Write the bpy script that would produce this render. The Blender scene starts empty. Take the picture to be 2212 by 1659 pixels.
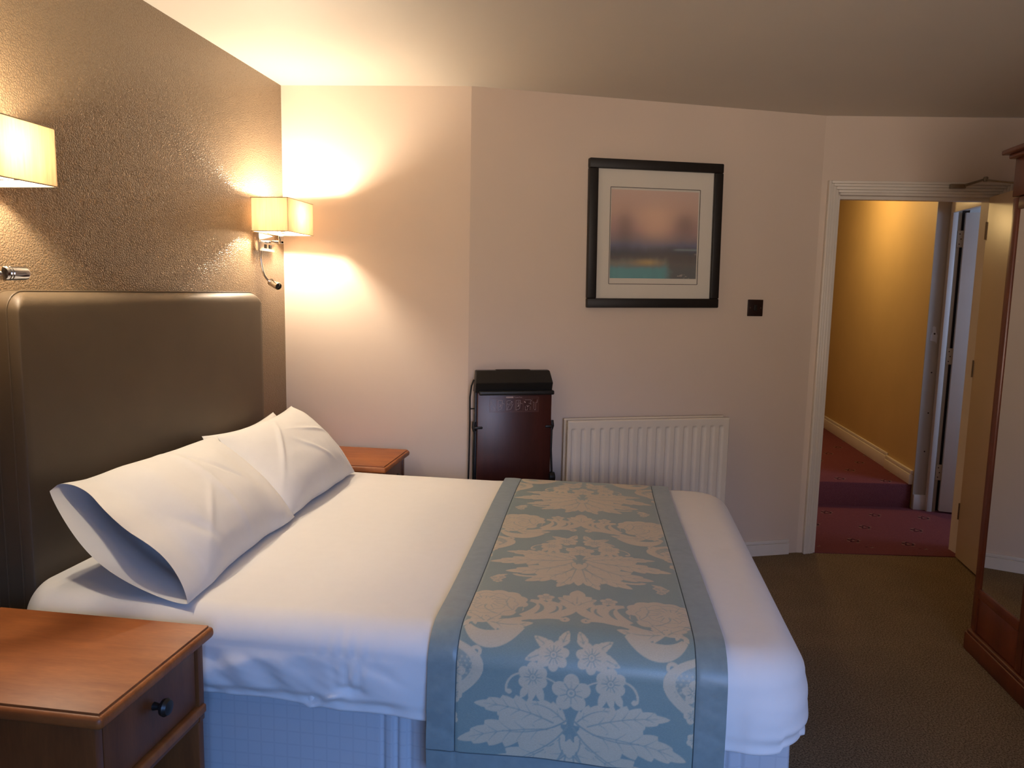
import bpy, bmesh, math, random
import numpy as np
from mathutils import Vector, Matrix

random.seed(7)
rng = np.random.default_rng(7)
scn = bpy.context.scene
col = scn.collection
PI = math.pi

# ------------------------------------------------------------------ camera
cam_d = bpy.data.cameras.new('camera')
cam_d.sensor_fit = 'HORIZONTAL'
cam_d.sensor_width = 36.0
cam_d.lens = 36.0 * 1600.0 / 2212.0
cam_d.clip_start = 0.02
cam = bpy.data.objects.new('camera', cam_d)
col.objects.link(cam)
RX = Vector((0.98956, 0.14278, 0.01966))
UP = -Vector((0.03686, -0.11885, -0.99223))
BK = -Vector((-0.13934, 0.98259, -0.12287))
cam.matrix_world = Matrix(((RX.x, UP.x, BK.x, 1.597), (RX.y, UP.y, BK.y, 0.0), (RX.z, UP.z, BK.z, 1.40), (0, 0, 0, 1)))
scn.camera = cam

# ------------------------------------------------------------------ world, daylight, exposure
vs = scn.view_settings
vs.view_transform = 'Standard'
vs.look = 'None'
vs.gamma = 1.0
vs.use_curve_mapping = False
vs.exposure = 0.8

world = bpy.data.worlds.new('sky')
scn.world = world
world.use_nodes = True
world.node_tree.nodes['Background'].inputs[0].default_value = (0.45, 0.6, 0.9, 1)
world.node_tree.nodes['Background'].inputs[1].default_value = 0.4


def area_light(name, loc, direction, sx, sy, energy, color):
    d = bpy.data.lights.new(name, 'AREA')
    d.shape = 'RECTANGLE'
    d.size = sx
    d.size_y = sy
    d.energy = energy
    d.color = color
    o = bpy.data.objects.new(name, d)
    col.objects.link(o)
    o.location = loc
    o.rotation_euler = Vector(direction).to_track_quat('-Z', 'Y').to_euler()
    return o


def point_light(name, loc, energy, color, radius):
    d = bpy.data.lights.new(name, 'POINT')
    d.energy = energy
    d.color = color
    d.shadow_soft_size = radius
    o = bpy.data.objects.new(name, d)
    col.objects.link(o)
    o.location = loc
    return o


LAMP_COL = (1.0, 0.855, 0.655)
LAMP_W = 16.5
# daylight entering by the window behind the photographer
wd = area_light('window_daylight', (2.45, -1.05, 1.42), (-0.42, 1, -0.70), 1.25, 1.0, 8.0, (0.16, 0.40, 1.0))
wd.data.spread = math.radians(66)
# added warm fill at the window, aimed up to brighten far walls and ceiling
wg = area_light('window_warm_fill', (2.45, -1.12, 1.42), (-0.05, 1, 0.27), 1.25, 1.0, 7.0, (1.0, 0.82, 0.68))
wg.data.spread = math.radians(80)
# daylight of the side room past the landing, ceiling lamp of the landing
area_light('side_room_daylight', (4.75, 4.30, 1.5), (-0.5, 0.8, -0.25), 0.8, 1.1, 10.0, (0.50, 0.66, 1.0))
point_light('landing_lamp_light', (3.02, 6.05, 2.18), 11.0, (1.0, 0.66, 0.27), 0.06)

# ------------------------------------------------------------------ materials
MATS = {}


def new_mat(name):
    m = bpy.data.materials.new(name)
    m.use_nodes = True
    nt = m.node_tree
    b = nt.nodes['Principled BSDF']
    MATS[name] = m
    return m, nt, b


def N(nt, typ, **kw):
    n = nt.nodes.new(typ)
    for k, v in kw.items():
        setattr(n, k, v)
    return n


def coords(nt, scale=(1, 1, 1), kind='Object'):
    tc = N(nt, 'ShaderNodeTexCoord')
    mp = N(nt, 'ShaderNodeMapping')
    mp.inputs['Scale'].default_value = scale
    nt.links.new(tc.outputs[kind], mp.inputs['Vector'])
    return mp.outputs['Vector']


def noise(nt, vec, scale, detail=3, rough=0.55):
    n = N(nt, 'ShaderNodeTexNoise')
    n.inputs['Scale'].default_value = scale
    n.inputs['Detail'].default_value = detail
    n.inputs['Roughness'].default_value = rough
    nt.links.new(vec, n.inputs['Vector'])
    return n.outputs['Fac']


def ramp(nt, fac, stops):
    r = N(nt, 'ShaderNodeValToRGB')
    el = r.color_ramp.elements
    while len(el) < len(stops):
        el.new(0.5)
    for e, (p, c) in zip(el, stops):
        e.position = p
        e.color = (*c, 1)
    nt.links.new(fac, r.inputs['Fac'])
    return r.outputs['Color']


def bump(nt, b, height, strength, dist=0.002):
    bp = N(nt, 'ShaderNodeBump')
    bp.inputs['Strength'].default_value = strength
    bp.inputs['Distance'].default_value = dist
    nt.links.new(height, bp.inputs['Height'])
    nt.links.new(bp.outputs['Normal'], b.inputs['Normal'])


def plain(name, color, rough=0.5, metal=0.0, spec=0.5, var=0.0, vscale=8.0, bmp=0.0, bscale=300.0, sheen=0.0, coat=0.0):
    m, nt, b = new_mat(name)
    b.inputs['Base Color'].default_value = (*color, 1)
    b.inputs['Roughness'].default_value = rough
    b.inputs['Metallic'].default_value = metal
    b.inputs['Specular IOR Level'].default_value = spec
    if sheen:
        b.inputs['Sheen Weight'].default_value = sheen
    if coat:
        b.inputs['Coat Weight'].default_value = coat
        b.inputs['Coat Roughness'].default_value = 0.15
    v = coords(nt)
    f = noise(nt, v, vscale)
    k0, k1 = 1 - var, 1 + var
    c = ramp(nt, f, [(0.25, tuple(x * k0 for x in color)), (0.75, tuple(min(1, x * k1) for x in color))])
    nt.links.new(c, b.inputs['Base Color'])
    if bmp:
        bump(nt, b, noise(nt, v, bscale, 2), bmp)
    return m


def wood(name, c_dark, c_light, scale, rough=0.35, ring=9.0, spec=0.5, coat=0.0):
    m, nt, b = new_mat(name)
    v = coords(nt, scale)
    w = N(nt, 'ShaderNodeTexNoise')
    w.inputs['Scale'].default_value = ring
    w.inputs['Detail'].default_value = 5
    w.inputs['Distortion'].default_value = 0.6
    nt.links.new(v, w.inputs['Vector'])
    c = ramp(nt, w.outputs['Fac'], [(0.3, c_dark), (0.7, c_light)])
    fine = noise(nt, v, ring * 9, 3)
    mx = N(nt, 'ShaderNodeMix', data_type='RGBA', blend_type='MULTIPLY')
    mx.inputs[0].default_value = 0.35
    nt.links.new(c, mx.inputs[6])
    c2 = ramp(nt, fine, [(0.3, (0.6, 0.55, 0.5)), (0.7, (1, 1, 1))])
    nt.links.new(c2, mx.inputs[7])
    nt.links.new(mx.outputs[2], b.inputs['Base Color'])
    b.inputs['Roughness'].default_value = rough
    b.inputs['Specular IOR Level'].default_value = spec
    if coat:
        b.inputs['Coat Weight'].default_value = coat
        b.inputs['Coat Roughness'].default_value = 0.2
    return m


WALL = plain('wall_paint', (0.74, 0.62, 0.52), 0.55, var=0.02, vscale=2, bmp=0.05, bscale=160, spec=0.35)
CEIL = plain('ceiling_paint', (0.68, 0.63, 0.555), 0.6, var=0.015, vscale=2, spec=0.25)
WHITE = plain('white_gloss_paint', (0.80, 0.74, 0.66), 0.35, var=0.02)
HALLWHITE = plain('hall_gloss_paint', (0.66, 0.64, 0.63), 0.4, var=0.02)
DOORP = plain('cream_door_paint', (0.58, 0.46, 0.32), 0.4, var=0.03, vscale=3)
HALLWALL = plain('hall_yellow_paint', (0.64, 0.45, 0.20), 0.6, var=0.04, vscale=3)
PILLAR = plain('hall_grey_paint', (0.44, 0.40, 0.36), 0.6, var=0.06, vscale=5)
LEATHER = plain('brown_leatherette', (0.115, 0.080, 0.046), 0.52, var=0.08, vscale=4, bmp=0.12, bscale=420, spec=0.5)
LINEN = plain('white_linen', (0.77, 0.75, 0.72), 0.8, var=0.012, vscale=30, bmp=0.06, bscale=900, sheen=0.15, spec=0.2)
SATIN = plain('grey_teal_satin', (0.205, 0.262, 0.255), 0.42, var=0.10, vscale=40, bmp=0.08, bscale=700, sheen=0.3)
SEAM = plain('dark_teal_thread', (0.06, 0.085, 0.085), 0.7, var=0.1)
BLACK = plain('black_plastic', (0.012, 0.011, 0.010), 0.42, var=0.1)
BLACKWOOD = plain('black_frame_wood', (0.010, 0.007, 0.006), 0.5, var=0.2, vscale=30)
MATBOARD = plain('cream_mount_board', (0.74, 0.69, 0.60), 0.8, var=0.01)
CHROME = plain('chrome', (0.78, 0.76, 0.74), 0.09, metal=1.0, var=0.01)
STEEL = plain('brushed_steel', (0.30, 0.25, 0.19), 0.32, metal=1.0, var=0.1, vscale=60)
RADPAINT = plain('radiator_enamel', (0.80, 0.72, 0.60), 0.38, var=0.015)
BRONZE = plain('dark_bronze_plate', (0.030, 0.014, 0.011), 0.38, metal=0.3, var=0.1)
PRINTINK = plain('pale_print', (0.62, 0.46, 0.43), 0.6, var=0.05)
PRINTDIM = plain('faint_print', (0.26, 0.12, 0.10), 0.6, var=0.05)
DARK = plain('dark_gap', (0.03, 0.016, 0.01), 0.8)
PLASTER = plain('bare_plaster', (0.62, 0.61, 0.63), 0.9, var=0.03, vscale=60)
TANPAINT = plain('tan_jamb_paint', (0.42, 0.35, 0.26), 0.5, var=0.06)
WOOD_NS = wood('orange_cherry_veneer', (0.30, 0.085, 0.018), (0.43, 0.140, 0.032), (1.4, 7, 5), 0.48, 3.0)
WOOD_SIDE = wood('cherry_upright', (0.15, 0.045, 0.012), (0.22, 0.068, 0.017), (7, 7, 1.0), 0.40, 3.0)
WOOD_WR = wood('red_mahogany', (0.12, 0.026, 0.010), (0.185, 0.044, 0.015), (6, 6, 0.8), 0.38, 3.0)
WOOD_PR = wood('dark_mahogany_board', (0.050, 0.0105, 0.006), (0.068, 0.014, 0.008), (7, 7, 0.8), 0.32, 3.0)

# embossed golden wallpaper
m, nt, b = new_mat('embossed_wallpaper')
v = coords(nt, (1, 1, 1))
vo = N(nt, 'ShaderNodeTexVoronoi', feature='DISTANCE_TO_EDGE')
vo.inputs['Scale'].default_value = 122
nt.links.new(v, vo.inputs['Vector'])
hgt = ramp(nt, vo.outputs['Distance'], [(0.03, (0, 0, 0)), (0.20, (1, 1, 1))])
c = ramp(nt, vo.outputs['Distance'], [(0.02, (0.195, 0.128, 0.070)), (0.16, (0.242, 0.166, 0.096))])
nt.links.new(c, b.inputs['Base Color'])
b.inputs['Roughness'].default_value = 0.30
b.inputs['Specular IOR Level'].default_value = 0.85
bump(nt, b, hgt, 0.55, 0.0016)
WALLPAPER = m

# valance cloth with a faint woven check
m, nt, b = new_mat('checked_cotton')
v = coords(nt)
sx_ = N(nt, 'ShaderNodeSeparateXYZ')
nt.links.new(v, sx_.inputs[0])
lines = []
for sock in (0, 1, 2):
    q = N(nt, 'ShaderNodeMath', operation='MULTIPLY')
    nt.links.new(sx_.outputs[sock], q.inputs[0])
    q.inputs[1].default_value = 2 * PI / 0.034
    w_ = N(nt, 'ShaderNodeMath', operation='SINE')
    nt.links.new(q.outputs[0], w_.inputs[0])
    g_ = N(nt, 'ShaderNodeMath', operation='GREATER_THAN')
    nt.links.new(w_.outputs[0], g_.inputs[0])
    g_.inputs[1].default_value = 0.92
    lines.append(g_.outputs[0])
mxl = N(nt, 'ShaderNodeMath', operation='MAXIMUM')
nt.links.new(lines[0], mxl.inputs[0])
nt.links.new(lines[2], mxl.inputs[1])
c = ramp(nt, mxl.outputs[0], [(0.0, (0.52, 0.52, 0.53)), (1.0, (0.485, 0.485, 0.50))])
nt.links.new(c, b.inputs['Base Color'])
b.inputs['Roughness'].default_value = 0.85
b.inputs['Specular IOR Level'].default_value = 0.15
CHECK = m

# brown room carpet
m, nt, b = new_mat('brown_carpet')
v = coords(nt)
f1 = noise(nt, v, 190, 2)
f2 = noise(nt, v, 5, 3)
c = ramp(nt, f1, [(0.35, (0.100, 0.069, 0.038)), (0.65, (0.320, 0.228, 0.132))])
mx = N(nt, 'ShaderNodeMix', data_type='RGBA', blend_type='MULTIPLY')
mx.inputs[0].default_value = 0.5
nt.links.new(c, mx.inputs[6])
nt.links.new(ramp(nt, f2, [(0.3, (0.75, 0.75, 0.75)), (0.7, (1, 1, 1))]), mx.inputs[7])
nt.links.new(mx.outputs[2], b.inputs['Base Color'])
b.inputs['Roughness'].default_value = 0.95
b.inputs['Specular IOR Level'].default_value = 0.1
bump(nt, b, f1, 0.25, 0.003)
CARPET = m

# maroon landing carpet with small staggered flower sprigs
m, nt, b = new_mat('maroon_carpet')


def MATH(nt, op, a, bb=None):
    n = N(nt, 'ShaderNodeMath', operation=op)
    for i, q in enumerate((a, bb)):
        if q is None:
            continue
        if isinstance(q, (int, float)):
            n.inputs[i].default_value = q
        else:
            nt.links.new(q, n.inputs[i])
    return n.outputs[0]


v = coords(nt)
sp = N(nt, 'ShaderNodeSeparateXYZ')
nt.links.new(v, sp.inputs[0])
P = 0.30
xs = MATH(nt, 'DIVIDE', sp.outputs[0], P)
ys = MATH(nt, 'DIVIDE', sp.outputs[1], P * 0.95)
row = MATH(nt, 'FLOOR', ys)
odd = MATH(nt, 'MULTIPLY', MATH(nt, 'MODULO', MATH(nt, 'ADD', row, 100.0), 2.0), 0.5)
fx = MATH(nt, 'SUBTRACT', MATH(nt, 'FRACT', MATH(nt, 'ADD', xs, odd)), 0.5)
fy = MATH(nt, 'SUBTRACT', MATH(nt, 'FRACT', ys), 0.5)
dx = MATH(nt, 'MULTIPLY', fx, P)
dy = MATH(nt, 'MULTIPLY', fy, P)
rr = MATH(nt, 'SQRT', MATH(nt, 'ADD', MATH(nt, 'MULTIPLY', dx, dx), MATH(nt, 'MULTIPLY', dy, dy)))
ang = MATH(nt, 'ARCTAN2', dy, dx)
rad = MATH(nt, 'ADD', 0.024, MATH(nt, 'MULTIPLY', MATH(nt, 'SINE', MATH(nt, 'MULTIPLY', ang, 5.0)), 0.007))
ring = MATH(nt, 'LESS_THAN', MATH(nt, 'ABSOLUTE', MATH(nt, 'SUBTRACT', rr, rad)), 0.0055)
core = MATH(nt, 'LESS_THAN', rr, 0.008)
spr = MATH(nt, 'MULTIPLY', MATH(nt, 'LESS_THAN', MATH(nt, 'ABSOLUTE', MATH(nt, 'SUBTRACT', rr, 0.037)), 0.005),
           MATH(nt, 'GREATER_THAN', MATH(nt, 'SINE', MATH(nt, 'MULTIPLY', ang, 4.0)), 0.3))
pale = MATH(nt, 'MAXIMUM', core, spr)
base = ramp(nt, noise(nt, v, 240, 2), [(0.3, (0.150, 0.045, 0.055)), (0.7, (0.215, 0.070, 0.078))])
m1 = N(nt, 'ShaderNodeMix', data_type='RGBA')
nt.links.new(ring, m1.inputs[0])
nt.links.new(base, m1.inputs[6])
m1.inputs[7].default_value = (0.028, 0.011, 0.016, 1)
m2 = N(nt, 'ShaderNodeMix', data_type='RGBA')
nt.links.new(pale, m2.inputs[0])
nt.links.new(m1.outputs[2], m2.inputs[6])
m2.inputs[7].default_value = (0.25, 0.15, 0.12, 1)
nt.links.new(m2.outputs[2], b.inputs['Base Color'])
b.inputs['Roughness'].default_value = 0.95
b.inputs['Specular IOR Level'].default_value = 0.1
bump(nt, b, noise(nt, v, 240, 2), 0.6, 0.004)
MAROON = m

# lampshade fabric
m, nt, b = new_mat('lampshade_fabric')
nt.nodes.remove(b)
out = nt.nodes['Material Output']
v = coords(nt, (60, 60, 2.5))
c = ramp(nt, noise(nt, v, 3.0, 3), [(0.3, (0.58, 0.46, 0.33)), (0.7, (0.68, 0.56, 0.42))])
df = N(nt, 'ShaderNodeBsdfDiffuse')
tr = N(nt, 'ShaderNodeBsdfTranslucent')
nt.links.new(c, df.inputs[0])
nt.links.new(c, tr.inputs[0])
ms = N(nt, 'ShaderNodeMixShader')
ms.inputs[0].default_value = 0.34
nt.links.new(df.outputs[0], ms.inputs[1])
nt.links.new(tr.outputs[0], ms.inputs[2])
nt.links.new(ms.outputs[0], out.inputs[0])
SHADE = m

# mirror, glass
MIRROR = plain('mirror_glass', (0.80, 0.80, 0.78), 0.015, metal=1.0)
m, nt, b = new_mat('picture_glass')
b.inputs['Base Color'].default_value = (1, 1, 1, 1)
b.inputs['Roughness'].default_value = 0.02
b.inputs['Alpha'].default_value = 0.06
b.inputs['Specular IOR Level'].default_value = 0.5
GLASS = m

# damask, painting: flat weave / print carried as attributes of the cloth and paper
m, nt, b = new_mat('damask_weave')
at = N(nt, 'ShaderNodeAttribute', attribute_name='weave')
v = coords(nt)
thread = noise(nt, coords(nt, (1, 6, 6)), 260, 2)
gcol = ramp(nt, thread, [(0.3, (0.185, 0.250, 0.225)), (0.7, (0.240, 0.310, 0.275))])
mcol = ramp(nt, thread, [(0.3, (0.47, 0.40, 0.27)), (0.7, (0.57, 0.49, 0.345))])
mx = N(nt, 'ShaderNodeMix', data_type='RGBA')
nt.links.new(at.outputs['Fac'], mx.inputs[0])
nt.links.new(gcol, mx.inputs[6])
nt.links.new(mcol, mx.inputs[7])
nt.links.new(mx.outputs[2], b.inputs['Base Color'])
mr = N(nt, 'ShaderNodeMapRange')
mr.inputs['To Min'].default_value = 0.38
mr.inputs['To Max'].default_value = 0.58
nt.links.new(at.outputs['Fac'], mr.inputs['Value'])
nt.links.new(mr.outputs[0], b.inputs['Roughness'])
b.inputs['Sheen Weight'].default_value = 0.2
bump(nt, b, at.outputs['Fac'], 0.12, 0.001)
DAMASK = m

m, nt, b = new_mat('painted_print')
at = N(nt, 'ShaderNodeAttribute', attribute_name='paint')
nt.links.new(at.outputs['Color'], b.inputs['Base Color'])
b.inputs['Roughness'].default_value = 0.7
PAINT = m


# ------------------------------------------------------------------ mesh helpers
def link_mesh(name, me, mat, parent=None, smooth=True, angle=38):
    me.materials.append(mat)
    if smooth:
        me.shade_smooth()
        me.set_sharp_from_angle(angle=math.radians(angle))
    o = bpy.data.objects.new(name, me)
    col.objects.link(o)
    if parent is not None:
        o.parent = parent
    return o


class MB:
    """collects shapes into one mesh"""

    def __init__(self):
        self.bm = bmesh.new()

    def _join(self, t, M=None):
        if M is not None:
            bmesh.ops.transform(t, matrix=M, verts=t.verts)
        me = bpy.data.meshes.new('tmp')
        t.to_mesh(me)
        t.free()
        self.bm.from_mesh(me)
        bpy.data.meshes.remove(me)

    def box(self, x0, x1, y0, y1, z0, z1, bev=0.0, seg=2, M=None):
        t = bmesh.new()
        bmesh.ops.create_cube(t, size=1.0)
        for vv in t.verts:
            vv.co = Vector(((x0 + x1) / 2 + vv.co.x * (x1 - x0), (y0 + y1) / 2 + vv.co.y * (y1 - y0), (z0 + z1) / 2 + vv.co.z * (z1 - z0)))
        if bev > 0:
            bmesh.ops.bevel(t, geom=t.edges[:], offset=bev, segments=seg, profile=0.5, affect='EDGES')
        self._join(t, M)
        return self

    def prism(self, pts, z0, z1, bev=0.0, M=None):
        """polygon in xy, extruded along z"""
        t = bmesh.new()
        lo = [t.verts.new((p[0], p[1], z0)) for p in pts]
        hi = [t.verts.new((p[0], p[1], z1)) for p in pts]
        n = len(pts)
        t.faces.new(lo[::-1])
        t.faces.new(hi)
        for i in range(n):
            t.faces.new((lo[i], lo[(i + 1) % n], hi[(i + 1) % n], hi[i]))
        bmesh.ops.recalc_face_normals(t, faces=t.faces)
        if bev > 0:
            bmesh.ops.bevel(t, geom=t.edges[:], offset=bev, segments=2, profile=0.5, affect='EDGES')
        self._join(t, M)
        return self

    def tube(self, pts, r, n=10, cap=True):
        pts = [Vector(p) for p in pts]
        rs = r if isinstance(r, (list, tuple)) else [r] * len(pts)
        t = bmesh.new()
        rings = []
        ref = None
        for i, p in enumerate(pts):
            d = (pts[min(i + 1, len(pts) - 1)] - pts[max(i - 1, 0)]).normalized()
            if ref is None:
                ref = d.orthogonal().normalized()
            ref = (ref - d * ref.dot(d)).normalized()
            bi = d.cross(ref)
            rings.append([t.verts.new(p + (ref * math.cos(2 * PI * k / n) + bi * math.sin(2 * PI * k / n)) * rs[i]) for k in range(n)])
        for a, bq in zip(rings, rings[1:]):
            for k in range(n):
                t.faces.new((a[k], a[(k + 1) % n], bq[(k + 1) % n], bq[k]))
        if cap:
            t.faces.new(rings[0][::-1])
            t.faces.new(rings[-1])
        bmesh.ops.recalc_face_normals(t, faces=t.faces)
        self._join(t)
        return self

    def lathe(self, prof, origin, axis, n=24):
        """prof: list of (radius, height along axis)"""
        ax = Vector(axis).normalized()
        a = ax.orthogonal().normalized()
        c_ = ax.cross(a)
        o = Vector(origin)
        t = bmesh.new()
        rings = []
        for r, h in prof:
            rings.append([t.verts.new(o + ax * h + (a * math.cos(2 * PI * k / n) + c_ * math.sin(2 * PI * k / n)) * max(r, 1e-5)) for k in range(n)])
        for q, w in zip(rings, rings[1:]):
            for k in range(n):
                t.faces.new((q[k], q[(k + 1) % n], w[(k + 1) % n], w[k]))
        t.faces.new(rings[0][::-1])
        t.faces.new(rings[-1])
        bmesh.ops.recalc_face_normals(t, faces=t.faces)
        self._join(t)
        return self

    def build(self, name, mat, parent=None, smooth=True, angle=38):
        me = bpy.data.meshes.new(name)
        self.bm.to_mesh(me)
        self.bm.free()
        return link_mesh(name, me, mat, parent, smooth, angle)


def grid_mesh(name, V, mat, parent=None, closed_u=False, angle=60, attr=None, colattr=None):
    """V: array (rows, cols, 3)"""
    V = np.asarray(V, dtype=np.float32)
    nr, nc = V.shape[:2]
    idx = np.arange(nr * nc).reshape(nr, nc)
    if closed_u:
        idx = np.concatenate([idx, idx[:, :1]], axis=1)
    q = np.stack([idx[:-1, :-1], idx[:-1, 1:], idx[1:, 1:], idx[1:, :-1]], axis=-1).reshape(-1, 4)
    me = bpy.data.meshes.new(name)
    me.vertices.add(nr * nc)
    me.vertices.foreach_set('co', V.reshape(-1))
    me.loops.add(q.size)
    me.loops.foreach_set('vertex_index', q.reshape(-1).astype(np.int32))
    me.polygons.add(len(q))
    me.polygons.foreach_set('loop_start', np.arange(0, q.size, 4, dtype=np.int32))
    me.update(calc_edges=True)
    me.validate()
    if attr is not None:
        a = me.attributes.new('weave', 'FLOAT', 'POINT')
        a.data.foreach_set('value', np.asarray(attr, dtype=np.float32).reshape(-1))
    if colattr is not None:
        a = me.attributes.new('paint', 'FLOAT_COLOR', 'POINT')
        c4 = np.concatenate([colattr.reshape(-1, 3), np.ones((nr * nc, 1))], axis=1).astype(np.float32)
        a.data.foreach_set('color', c4.reshape(-1))
    me.materials.append(mat)
    me.shade_smooth()
    o = bpy.data.objects.new(name, me)
    col.objects.link(o)
    if parent is not None:
        o.parent = parent
    return o


def tag(o, label=None, cat=None, group=None, kind=None):
    if label:
        o['label'] = label
    if cat:
        o['category'] = cat
    if group:
        o['group'] = group
    if kind:
        o['kind'] = kind
    return o


def thing(name, label, cat, loc=(0, 0, 0), rz=0.0, group=None):
    o = bpy.data.objects.new(name, None)
    o.empty_display_size = 0.1
    col.objects.link(o)
    o.location = loc
    o.rotation_euler = (0, 0, rz)
    return tag(o, label, cat, group)


def struct(o, label, cat=None):
    return tag(o, label, cat, None, 'structure')


def sroot(name, label, loc=(0, 0, 0), rz=0.0):
    o = bpy.data.objects.new(name, None)
    o.empty_display_size = 0.1
    col.objects.link(o)
    o.location = loc
    o.rotation_euler = (0, 0, rz)
    return struct(o, label)


def sstep(a, bq, x):
    t = np.clip((x - a) / (bq - a), 0, 1)
    return t * t * (3 - 2 * t)


def vnoise(x, y, seed=0, octaves=3):
    """smooth value noise in numpy, about -1..1"""
    x = np.asarray(x, dtype=float)
    y = np.asarray(y, dtype=float)
    tot = 0.0
    amp = 1.0
    norm = 0.0
    for o in range(octaves):
        xi = np.floor(x).astype(int)
        yi = np.floor(y).astype(int)
        fx_ = x - xi
        fy_ = y - yi
        fx_ = fx_ * fx_ * (3 - 2 * fx_)
        fy_ = fy_ * fy_ * (3 - 2 * fy_)

        def h(i, j):
            k = (i * 374761393 + j * 668265263 + (seed + o * 17) * 982451653) & 0x7fffffff
            k = ((k ^ (k >> 13)) * 1274126177) & 0x7fffffff
            return ((k ^ (k >> 16)) & 0xffff) / 32767.5 - 1
        tot = tot + amp * ((h(xi, yi) * (1 - fx_) + h(xi + 1, yi) * fx_) * (1 - fy_) + (h(xi, yi + 1) * (1 - fx_) + h(xi + 1, yi + 1) * fx_) * fy_)
        norm += amp
        amp *= 0.5
        x = x * 2.03 + 5.1
        y = y * 2.03 + 3.7
    return tot / norm


# ================================================================== THE ROOM
CZ = 2.335
A = (0.0, 3.400)
B = (0.890, 3.475)
D = (2.618, 4.148)
E_ = (3.66, 4.262)          # door wall meets right wall
YB = -1.25                  # wall behind the photographer
ANG2 = math.atan2(D[1] - B[1], D[0] - B[0])
ANG3 = math.atan2(E_[1] - D[1], E_[0] - D[0])

room = [(0, YB), (3.66, YB), E_, D, B, A]
fl = MB().prism(room, -0.05, 0.0).build('floor', CARPET, smooth=False)
struct(fl, 'brown speckled carpet covering the bedroom floor')
ce = MB().prism([(-0.1, YB - 0.1), (3.76, YB - 0.1), (3.76, 4.40), (D[0], D[1] + 0.13), (B[0], B[1] + 0.13), (-0.1, 3.53)], CZ, CZ + 0.08).build('ceiling', CEIL, smooth=False)
struct(ce, 'plain cream painted ceiling of the bedroom')

w = MB().prism([(0, YB), (0, 3.40), (-0.1, 3.41), (-0.1, YB)], 0, CZ).build('wall_left', WALLPAPER, smooth=False)
struct(w, 'golden brown embossed wallpaper wall behind the headboard')
w = MB().prism([A, B, (B[0] - 0.02, B[1] + 0.12), (A[0] - 0.1, A[1] + 0.12)], 0, CZ).build('wall_back', WALL, smooth=False)
struct(w, 'short pinkish cream wall in the corner beside the lit lamp')
n2 = Vector((-math.sin(ANG2), math.cos(ANG2)))
w = MB().prism([B, D, (D[0] + n2.x * 0.12, D[1] + n2.y * 0.12), (B[0] + n2.x * 0.12, B[1] + n2.y * 0.12)], 0, CZ).build('wall_angled', WALL, smooth=False)
struct(w, 'angled pinkish cream wall with the picture and the radiator')
w = MB().prism([(3.66, YB), (3.76, YB), (3.76, 4.25), (3.66, 4.25)], 0, CZ).build('wall_right', WALL, smooth=False)
struct(w, 'cream wall behind the wardrobe')
# wall with the window, behind the photographer
w = MB()
WX0, WX1, WZ0, WZ1 = 1.78, 3.12, 0.82, 2.02
w.box(-0.1, WX0, YB - 0.12, YB, 0, CZ)
w.box(WX1, 3.76, YB - 0.12, YB, 0, CZ)
w.box(WX0, WX1, YB - 0.12, YB, 0, WZ0)
w.box(WX0, WX1, YB - 0.12, YB, WZ1, CZ)
struct(w.build('wall_rear', WALL, smooth=False), 'cream wall holding the window, behind the photographer')
wn = sroot('window_1', 'white framed window letting daylight into the bedroom', (0, YB - 0.06, 0))
f_ = MB()
for x0, x1, z0, z1 in ((WX0, WX0 + 0.05, WZ0, WZ1), (WX1 - 0.05, WX1, WZ0, WZ1), (WX0 + 0.05, WX1 - 0.05, WZ0, WZ0 + 0.05), (WX0 + 0.05, WX1 - 0.05, WZ1 - 0.05, WZ1), (2.43, 2.47, WZ0 + 0.05, WZ1 - 0.05)):
    f_.box(x0, x1, -0.03, 0.03, z0, z1, 0.004)
f_.build('window_frame', HALLWHITE, wn)
for x0, x1 in ((WX0 + 0.05, 2.43), (2.47, WX1 - 0.05)):
    MB().box(x0, x1, -0.004, 0.0, WZ0 + 0.05, WZ1 - 0.05).build('pane', GLASS, wn, smooth=False)

# wall with the doorway, local frame along the wall: x from D, y away from room
U0, U1, HZ = 0.088, 0.908, 1.950        # door opening along the wall
LEN3 = math.hypot(E_[0] - D[0], E_[1] - D[1])
w = MB()
w.box(0.0, U0, 0.0, 0.12, 0, CZ)
w.box(U1, LEN3, 0.0, 0.12, 0, CZ)
w.box(U0, U1, 0.0, 0.12, HZ, CZ)
o = w.build('wall_door', WALL, smooth=False)
o.location = (D[0], D[1], 0)
o.rotation_euler = (0, 0, ANG3)
struct(o, 'cream wall around the open bedroom doorway')

# architrave and lining of the doorway
tr = sroot('trim_1', 'white moulded frame around the open bedroom doorway', (D[0], D[1], 0), ANG3)


def architrave(parent, u_in, side, z1, name):
    mb = MB()
    s = side
    for off0, off1, dep in ((0.000, 0.014, 0.010), (0.014, 0.030, 0.016), (0.030, 0.044, 0.020), (0.044, 0.058, 0.026)):
        a_, b_ = u_in + s * off0, u_in + s * off1
        mb.box(min(a_, b_), max(a_, b_), -dep, 0.0, 0.0, z1 + off1, 0.003)
    return mb.build(name, WHITE, parent)


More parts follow.
